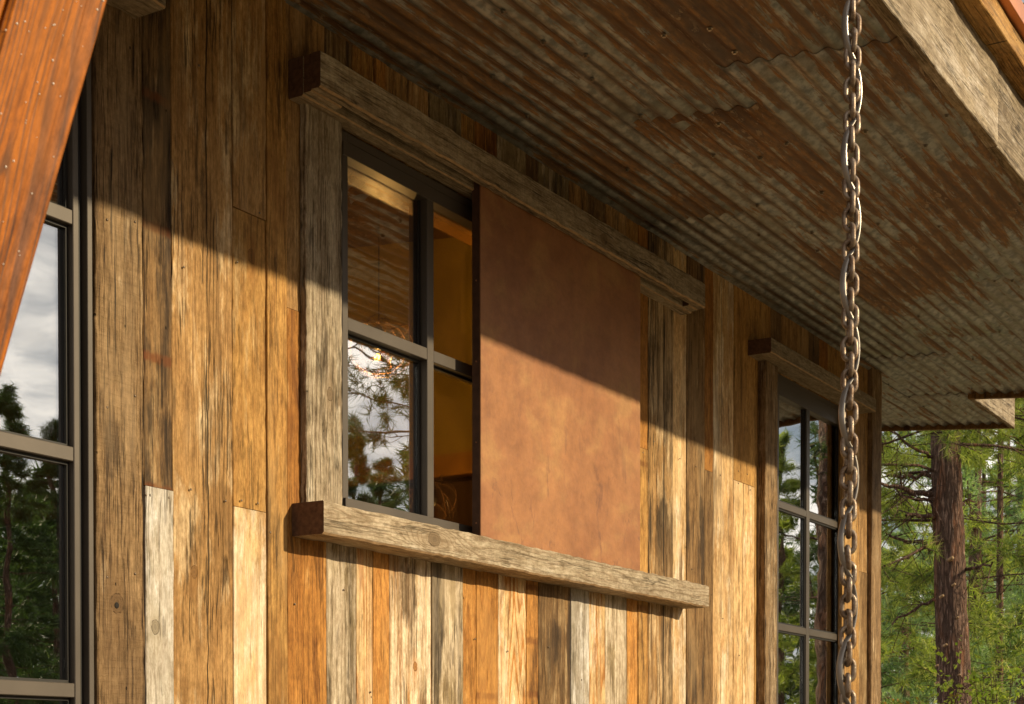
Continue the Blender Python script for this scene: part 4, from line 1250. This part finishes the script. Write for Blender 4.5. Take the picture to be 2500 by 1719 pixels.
# the pine trunk beside the corner
TA = 18.0
pm, pn = A(2316, 1300, TA), A(2330, 1719, TA)
lean_x = (pm.x - pn.x) / (pm.z - pn.z); lean_y = (pm.y - pn.y) / (pm.z - pn.z)
base = Vector((pn.x - lean_x * pn.z, pn.y - lean_y * pn.z, 0))
pine = empty('pine_tree', base)
tag(pine, 'big rough barked pine with dead branch stubs just beyond the house corner', 'tree')
link('trunk', trunk_mesh(15, .205, (lean_x, lean_y), 4, 28, 90, .35), base, pine, (BARK,))
rp2 = np.random.default_rng(21)
def onpine(z): return np.array((lean_x * z, lean_y * z, z))
rgt = np.array((_r.x, _r.y, 0.0)); awy = np.array((_a.x, _a.y, 0.0))
def limb(zp_y, length_px, sidesign, rad, droop=0.0, col=None, depth=0.0, tuft=False):
    q = A(2300, zp_y, TA); z = q.z
    L_ = length_px * TA / FPX
    p0 = onpine(z) + rgt * sidesign * .12
    pts = []
    for s in range(9):
        g = s / 8
        pts.append(p0 + rgt * sidesign * L_ * g + awy * depth * g + np.array((0, 0, droop * g * g)) + rp2.normal(size=3) * .018 * (g > 0))
    o = link('branch', tubes_mesh([(pts, [rad * (1 - .55 * s / 8) for s in range(9)])], 8), base, pine, (BARK,))
    subs = []
    for s in range(7):
        g = rp2.uniform(.2, 1); i0 = min(7, int(g * 8)); q_ = pts[i0]
        dv = rp2.normal(size=3); dv[2] -= .3; dv /= np.linalg.norm(dv)
        ll = rp2.uniform(.2, .6)
        c_ = [q_, q_ + dv * ll * .5 + rp2.normal(size=3) * .06, q_ + dv * ll + rp2.normal(size=3) * .12 + np.array((0, 0, -.08))]
        subs.append((c_, [rad * .28, rad * .2, rad * .1]))
    t2 = link('twig', tubes_mesh(subs, 4), base, o, (BARK,))
    return pts
for (y_, lp, sg, rd_, dr_) in ((1158, 110, -1, .030, .05), (1205, 150, -1, .040, .10), (1218, 90, -1, .026, .05), (1264, 90, -1, .034, 0), (1326, 120, -1, .028, .08),
                               (1470, 110, -1, .022, -.25), (1335, 125, -1, .020, -.3), (1225, 60, 1, .020, .06), (1392, 50, 1, .024, .02), (1115, 130, -1, .022, .2)):
    limb(y_, lp, sg, rd_, dr_, depth=rp2.uniform(-.6, .6))
# sawn stubs
stub = bmesh.new(); bmesh.ops.create_cone(stub, cap_ends=True, segments=10, radius1=.017, radius2=.013, depth=.09)
stm = mesh_of(stub, 'branch_stub', True); stm.materials.append(FRESH_LIT)
for (x_, y_, s_) in ((2321, 1365, 1.5), (2328, 1428, 1), (2299, 1456, 1.1), (2337, 1508, .8), (2308, 1575, 1), (2287, 1625, .8), (2341, 1648, .8), (2288, 1667, .9)):
    q = A(x_, y_, TA - .2)
    o = bpy.data.objects.new('branch_stub', stm); C.objects.link(o); o.parent = pine
    o.location = q - base; o.scale = (s_, s_, s_)
    o.rotation_euler = Vector((-_a.x, -_a.y, .1)).to_track_quat('Z', 'Y').to_euler()
# its crown
TP, TD, paths = [], [], []
for b_ in range(64):
    z = rp2.uniform(4.3, 14.8) if b_ > 22 else rp2.uniform(3.6, 5.6)
    az = rp2.uniform(0, 6.283); L_ = rp2.uniform(1.2, 2.8) * (1 - max(0, z - 9) / 9)
    if z < 5.0 and math.cos(az - math.atan2(_r.y, _r.x)) > -.2: z += 1.6
    d = np.array((math.cos(az), math.sin(az), rp2.uniform(-.25, .2)))
    p0 = onpine(z)
    pts = [p0 + d * L_ * g + np.array((0, 0, -.10 * L_ * g * g)) + rp2.normal(size=3) * .04 * (g > 0) for g in (0, .25, .5, .75, 1)]
    paths.append((pts, [.020, .017, .013, .009, .005]))
    for w in range(11):
        g = rp2.uniform(.3, 1); i0 = min(3, int(g * 4)); q_ = pts[i0] + (pts[i0 + 1] - pts[i0]) * (g * 4 - i0)
        dv = d + rp2.normal(size=3) * .7; dv /= np.linalg.norm(dv); ll = rp2.uniform(.15, .5)
        paths.append(([q_, q_ + dv * ll * .5 + rp2.normal(size=3) * .03, q_ + dv * ll], [.008, .006, .004]))
        TP.append(q_ + dv * ll); TD.append(dv)
        TP.append(q_ + dv * ll * .55 + rp2.normal(size=3) * .05); TD.append(dv)
o = link('limbs', tubes_mesh(paths), base, pine, (BARK,)); o['kind'] = 'stuff'
link('crown', needles_mesh(TP, TD, .19, .0034, 34, rp2), base, pine, (NEEDLE,))

# neighbours behind the corner
specs = [
 # px, t, H, r0, CR, nb, mat, label, seed
 (2135, 27, 12, .14, 2.2, 50, NEEDLE, 'sunlit pine filling the gap between the house corner and the big trunk', 1),
 (2440, 24, 11, .07, 2.6, 74, NEEDLE, 'bright yellow green pine just right of the big trunk', 2),
 (2560, 21, 13, .09, 2.8, 74, NEEDLE, 'full green pine cut off by the right edge of the photo', 3),
 (2380, 34, 14, .20, 3.2, 84, NEEDLE_B, 'blue green pine directly behind the big trunk', 4),
 (2210, 42, 8.5, .16, 2.6, 84, NEEDLE_B, 'soft blue green fir low behind the left branches of the big pine', 5),
 (2497, 38, 17, .22, 3.4, 84, NEEDLE_B, 'dark trunked pine deep in the shade near the right edge', 6),
]
for px, t, H, r0, CR, nb, mt, lab, sd_ in specs:
    q = gpos(A(px, 1600, t))
    tree('pine_tree', q, H, r0, .06, CR, nb, lab, sd_ + 40, mt, nl=.20, nw=.0055 + t * .00012, k=16, shape='open', tw=13, group='pines behind the house corner')
far = [(2120, 60, 9), (2235, 66, 9.5), (2400, 58, 13), (2520, 70, 19), (2650, 52, 16), (2330, 78, 12), (2190, 85, 10), (2460, 88, 22), (2800, 45, 15), (2050, 70, 17)]
fl_ = ['far pine low behind the house corner', 'far pine whose top shows left of the big trunk', 'far pine right behind the yellow green pine', 'tall far pine near the right edge',
       'far pine outside the right edge', 'tallest pine in the haze behind the big trunk', 'distant pine at the corner board', 'distant tall pine on the right', 'far pine to the right of the view', 'far pine hidden mostly by the house']
for (px, t, H), lab in zip(far, fl_):
    q = gpos(A(px, 1600, t))
    tree('pine_tree', q, H, .22, .04, 4.2, 60, lab, int(px), NEEDLE_B if px % 20 else NEEDLE, nl=.34, nw=.016, k=13, shape='cone', tw=12, group='distant forest pines')

# trees in front of the house, mirrored in the panes
def mtree(px, py, t, H, r0, cb, CR, nb, lab, seed, **kw):
    q = gpos(MIR(px, py, t))
    return tree('pine_tree', q, H, r0, cb, CR, nb, lab, seed, group='pines reflected in the windows', **kw)
def hz(px, py, t): return MIR(px, py, t).z
mtree(128, 1300, 42, hz(128, 1035, 42), .13, .1, 1.9, 110, 'dark young pine mirrored at the right side of the tall left window', 71, mat=NEEDLE_D, nl=.22, nw=.011, k=14, shape='cone', tw=10)
mtree(20, 1300, 34, hz(20, 960, 34), .13, .1, 1.7, 90, 'dark pine mirrored at the left side of the tall left window', 72, mat=NEEDLE_D, nl=.22, nw=.010, k=14, shape='cone', tw=9)
mtree(70, 1300, 60, hz(70, 1210, 60), .16, .05, 3.4, 90, 'distant broad pine mirrored low in the tall left window', 73, mat=NEEDLE_D, nl=.32, nw=.018, k=14, shape='cone', tw=10)
mtree(-160, 1300, 48, 14, .16, .05, 3.0, 90, 'tall dark pine in front of the house farther left', 74, mat=NEEDLE_D, nl=.3, nw=.016, k=14, shape='cone', tw=10)
mtree(250, 1300, 52, 12, .16, .05, 3.0, 90, 'dark pine in front of the house between the windows', 75, mat=NEEDLE_D, nl=.3, nw=.016, k=14, shape='cone', tw=10)
mtree(868, 1300, 34, hz(868, 1010, 34), .12, .1, 1.15, 90, 'dark pine mirrored at the left of the shuttered window', 76, mat=NEEDLE_D, nl=.20, nw=.008, k=14, shape='cone', tw=9)
mtree(940, 1300, 44, hz(940, 1130, 44), .12, .1, 1.3, 80, 'small dark pine mirrored low in the shuttered window', 77, mat=NEEDLE_D, nl=.22, nw=.010, k=14, shape='cone', tw=9)
mtree(1150, 1300, 21, 12, .17, .24, 2.3, 56, 'open long needled pine mirrored at the right of the shuttered window', 78, mat=NEEDLE_D, nl=.18, nw=.0050, k=36, shape='open', tw=8, ctop_=.62)
mtree(2022, 1300, 24, 16, .26, .22, 2.0, 42, 'thick trunked pine mirrored in the far window', 79, mat=NEEDLE_D, nl=.18, nw=.005, k=22, shape='open', tw=8)
mtree(1900, 1300, 40, 9.5, .15, .05, 2.2, 90, 'green pine mirrored low in the far window', 80, mat=NEEDLE, nl=.24, nw=.010, k=14, shape='cone', tw=10)
mtree(2110, 1300, 46, 9, .15, .05, 2.6, 90, 'green pine mirrored behind the thick trunk in the far window', 81, mat=NEEDLE_D, nl=.24, nw=.012, k=14, shape='cone', tw=10)

# the wood all round: one mass
rng = np.random.default_rng(99)
TP, TD = [], []
for i in range(230):
    az = rng.uniform(RAD(-150), RAD(48))
    if RAD(9) < az < RAD(24): continue
    rad_ = rng.uniform(62, 100)
    cx_, cy_ = rad_ * math.cos(az), rad_ * math.sin(az)
    hh = rng.uniform(11, 17) * rad_ / 75; rr_ = rng.uniform(2.4, 4.0)
    nn = 90
    zf = rng.uniform(0.03, 1, nn) ** .8
    aa = rng.uniform(0, 6.283, nn); ra_ = rr_ * (1 - zf) * rng.uniform(.5, 1.1, nn) + .15
    for z_, a_, q_ in zip(zf, aa, ra_):
        TP.append(np.array((cx_ + q_ * math.cos(a_), cy_ + q_ * math.sin(a_), z_ * hh)))
        v_ = np.array((math.cos(a_), math.sin(a_), .15)); TD.append(v_ / np.linalg.norm(v_))
wood_ = link('distant_woods', needles_mesh(TP, TD, 1.25, .075, 13, rng), (0, 0, 0), None, (NEEDLE_D,))
tag(wood_, kind='stuff')

# leafy shrubs
def shrub(name, loc, H, n_st, mat, label, seed, lf=.045):
    rng = np.random.default_rng(seed)
    t = empty(name, loc); tag(t, label, 'shrub')
    paths, P_, = [], []
    for s in range(n_st):
        az = rng.uniform(0, 6.28); sp = rng.uniform(.05, .32) * H
        pts = [np.array((math.cos(az) * sp * g, math.sin(az) * sp * g, H * g * rng.uniform(.9, 1.0))) + rng.normal(size=3) * .03 for g in (0, .25, .5, .75, 1)]
        paths.append((pts, [.012, .01, .007, .005, .002]))
        for w in range(12):
            g = rng.uniform(.25, 1); i0 = min(3, int(g * 4)); q = pts[i0] + (pts[i0 + 1] - pts[i0]) * (g * 4 - i0)
            dv = rng.normal(size=3); dv[2] = abs(dv[2]) * .5; dv /= np.linalg.norm(dv); e_ = q + dv * rng.uniform(.1, .4)
            paths.append(([q, e_], [.004, .002]))
            for l in range(9):
                P_.append(q + (e_ - q) * rng.uniform(.2, 1.1) + rng.normal(size=3) * .02)
    link('stems', tubes_mesh(paths), loc, t, (BARK,))['kind'] = 'stuff'
    P_ = np.array(P_); n_ = len(P_)
    a = rng.normal(size=(n_, 3)); a /= np.linalg.norm(a, axis=1, keepdims=True); b = np.cross(a, rng.normal(size=(n_, 3))); b /= np.linalg.norm(b, axis=1, keepdims=True)
    s_ = lf * rng.uniform(.6, 1.2, (n_, 1))
    V = np.stack([P_, P_ + a * s_ * .5 + b * s_ * .33, P_ + a * s_, P_ + a * s_ * .5 - b * s_ * .33], 1).reshape(-1, 3)
    me = bpy.data.meshes.new('leaves'); me.from_pydata(V.tolist(), [], [(4 * i, 4 * i + 1, 4 * i + 2, 4 * i + 3) for i in range(n_)])
    o = link('leaves', me, loc, t, (mat,)); o['kind'] = 'stuff'
q = gpos(A(2462, 1600, 14)); shrub('leafy_shrub', q, A(2462, 1622, 14).z, 22, LEAF, 'bright yellow green leafy shrub at the lower right corner', 5, .05)
q = gpos(A(2180, 1600, 16)); shrub('leafy_shrub', q, A(2180, 1690, 16).z, 14, LEAF_O, 'rusty leaved low shrub at the foot of the house corner', 6, .05)
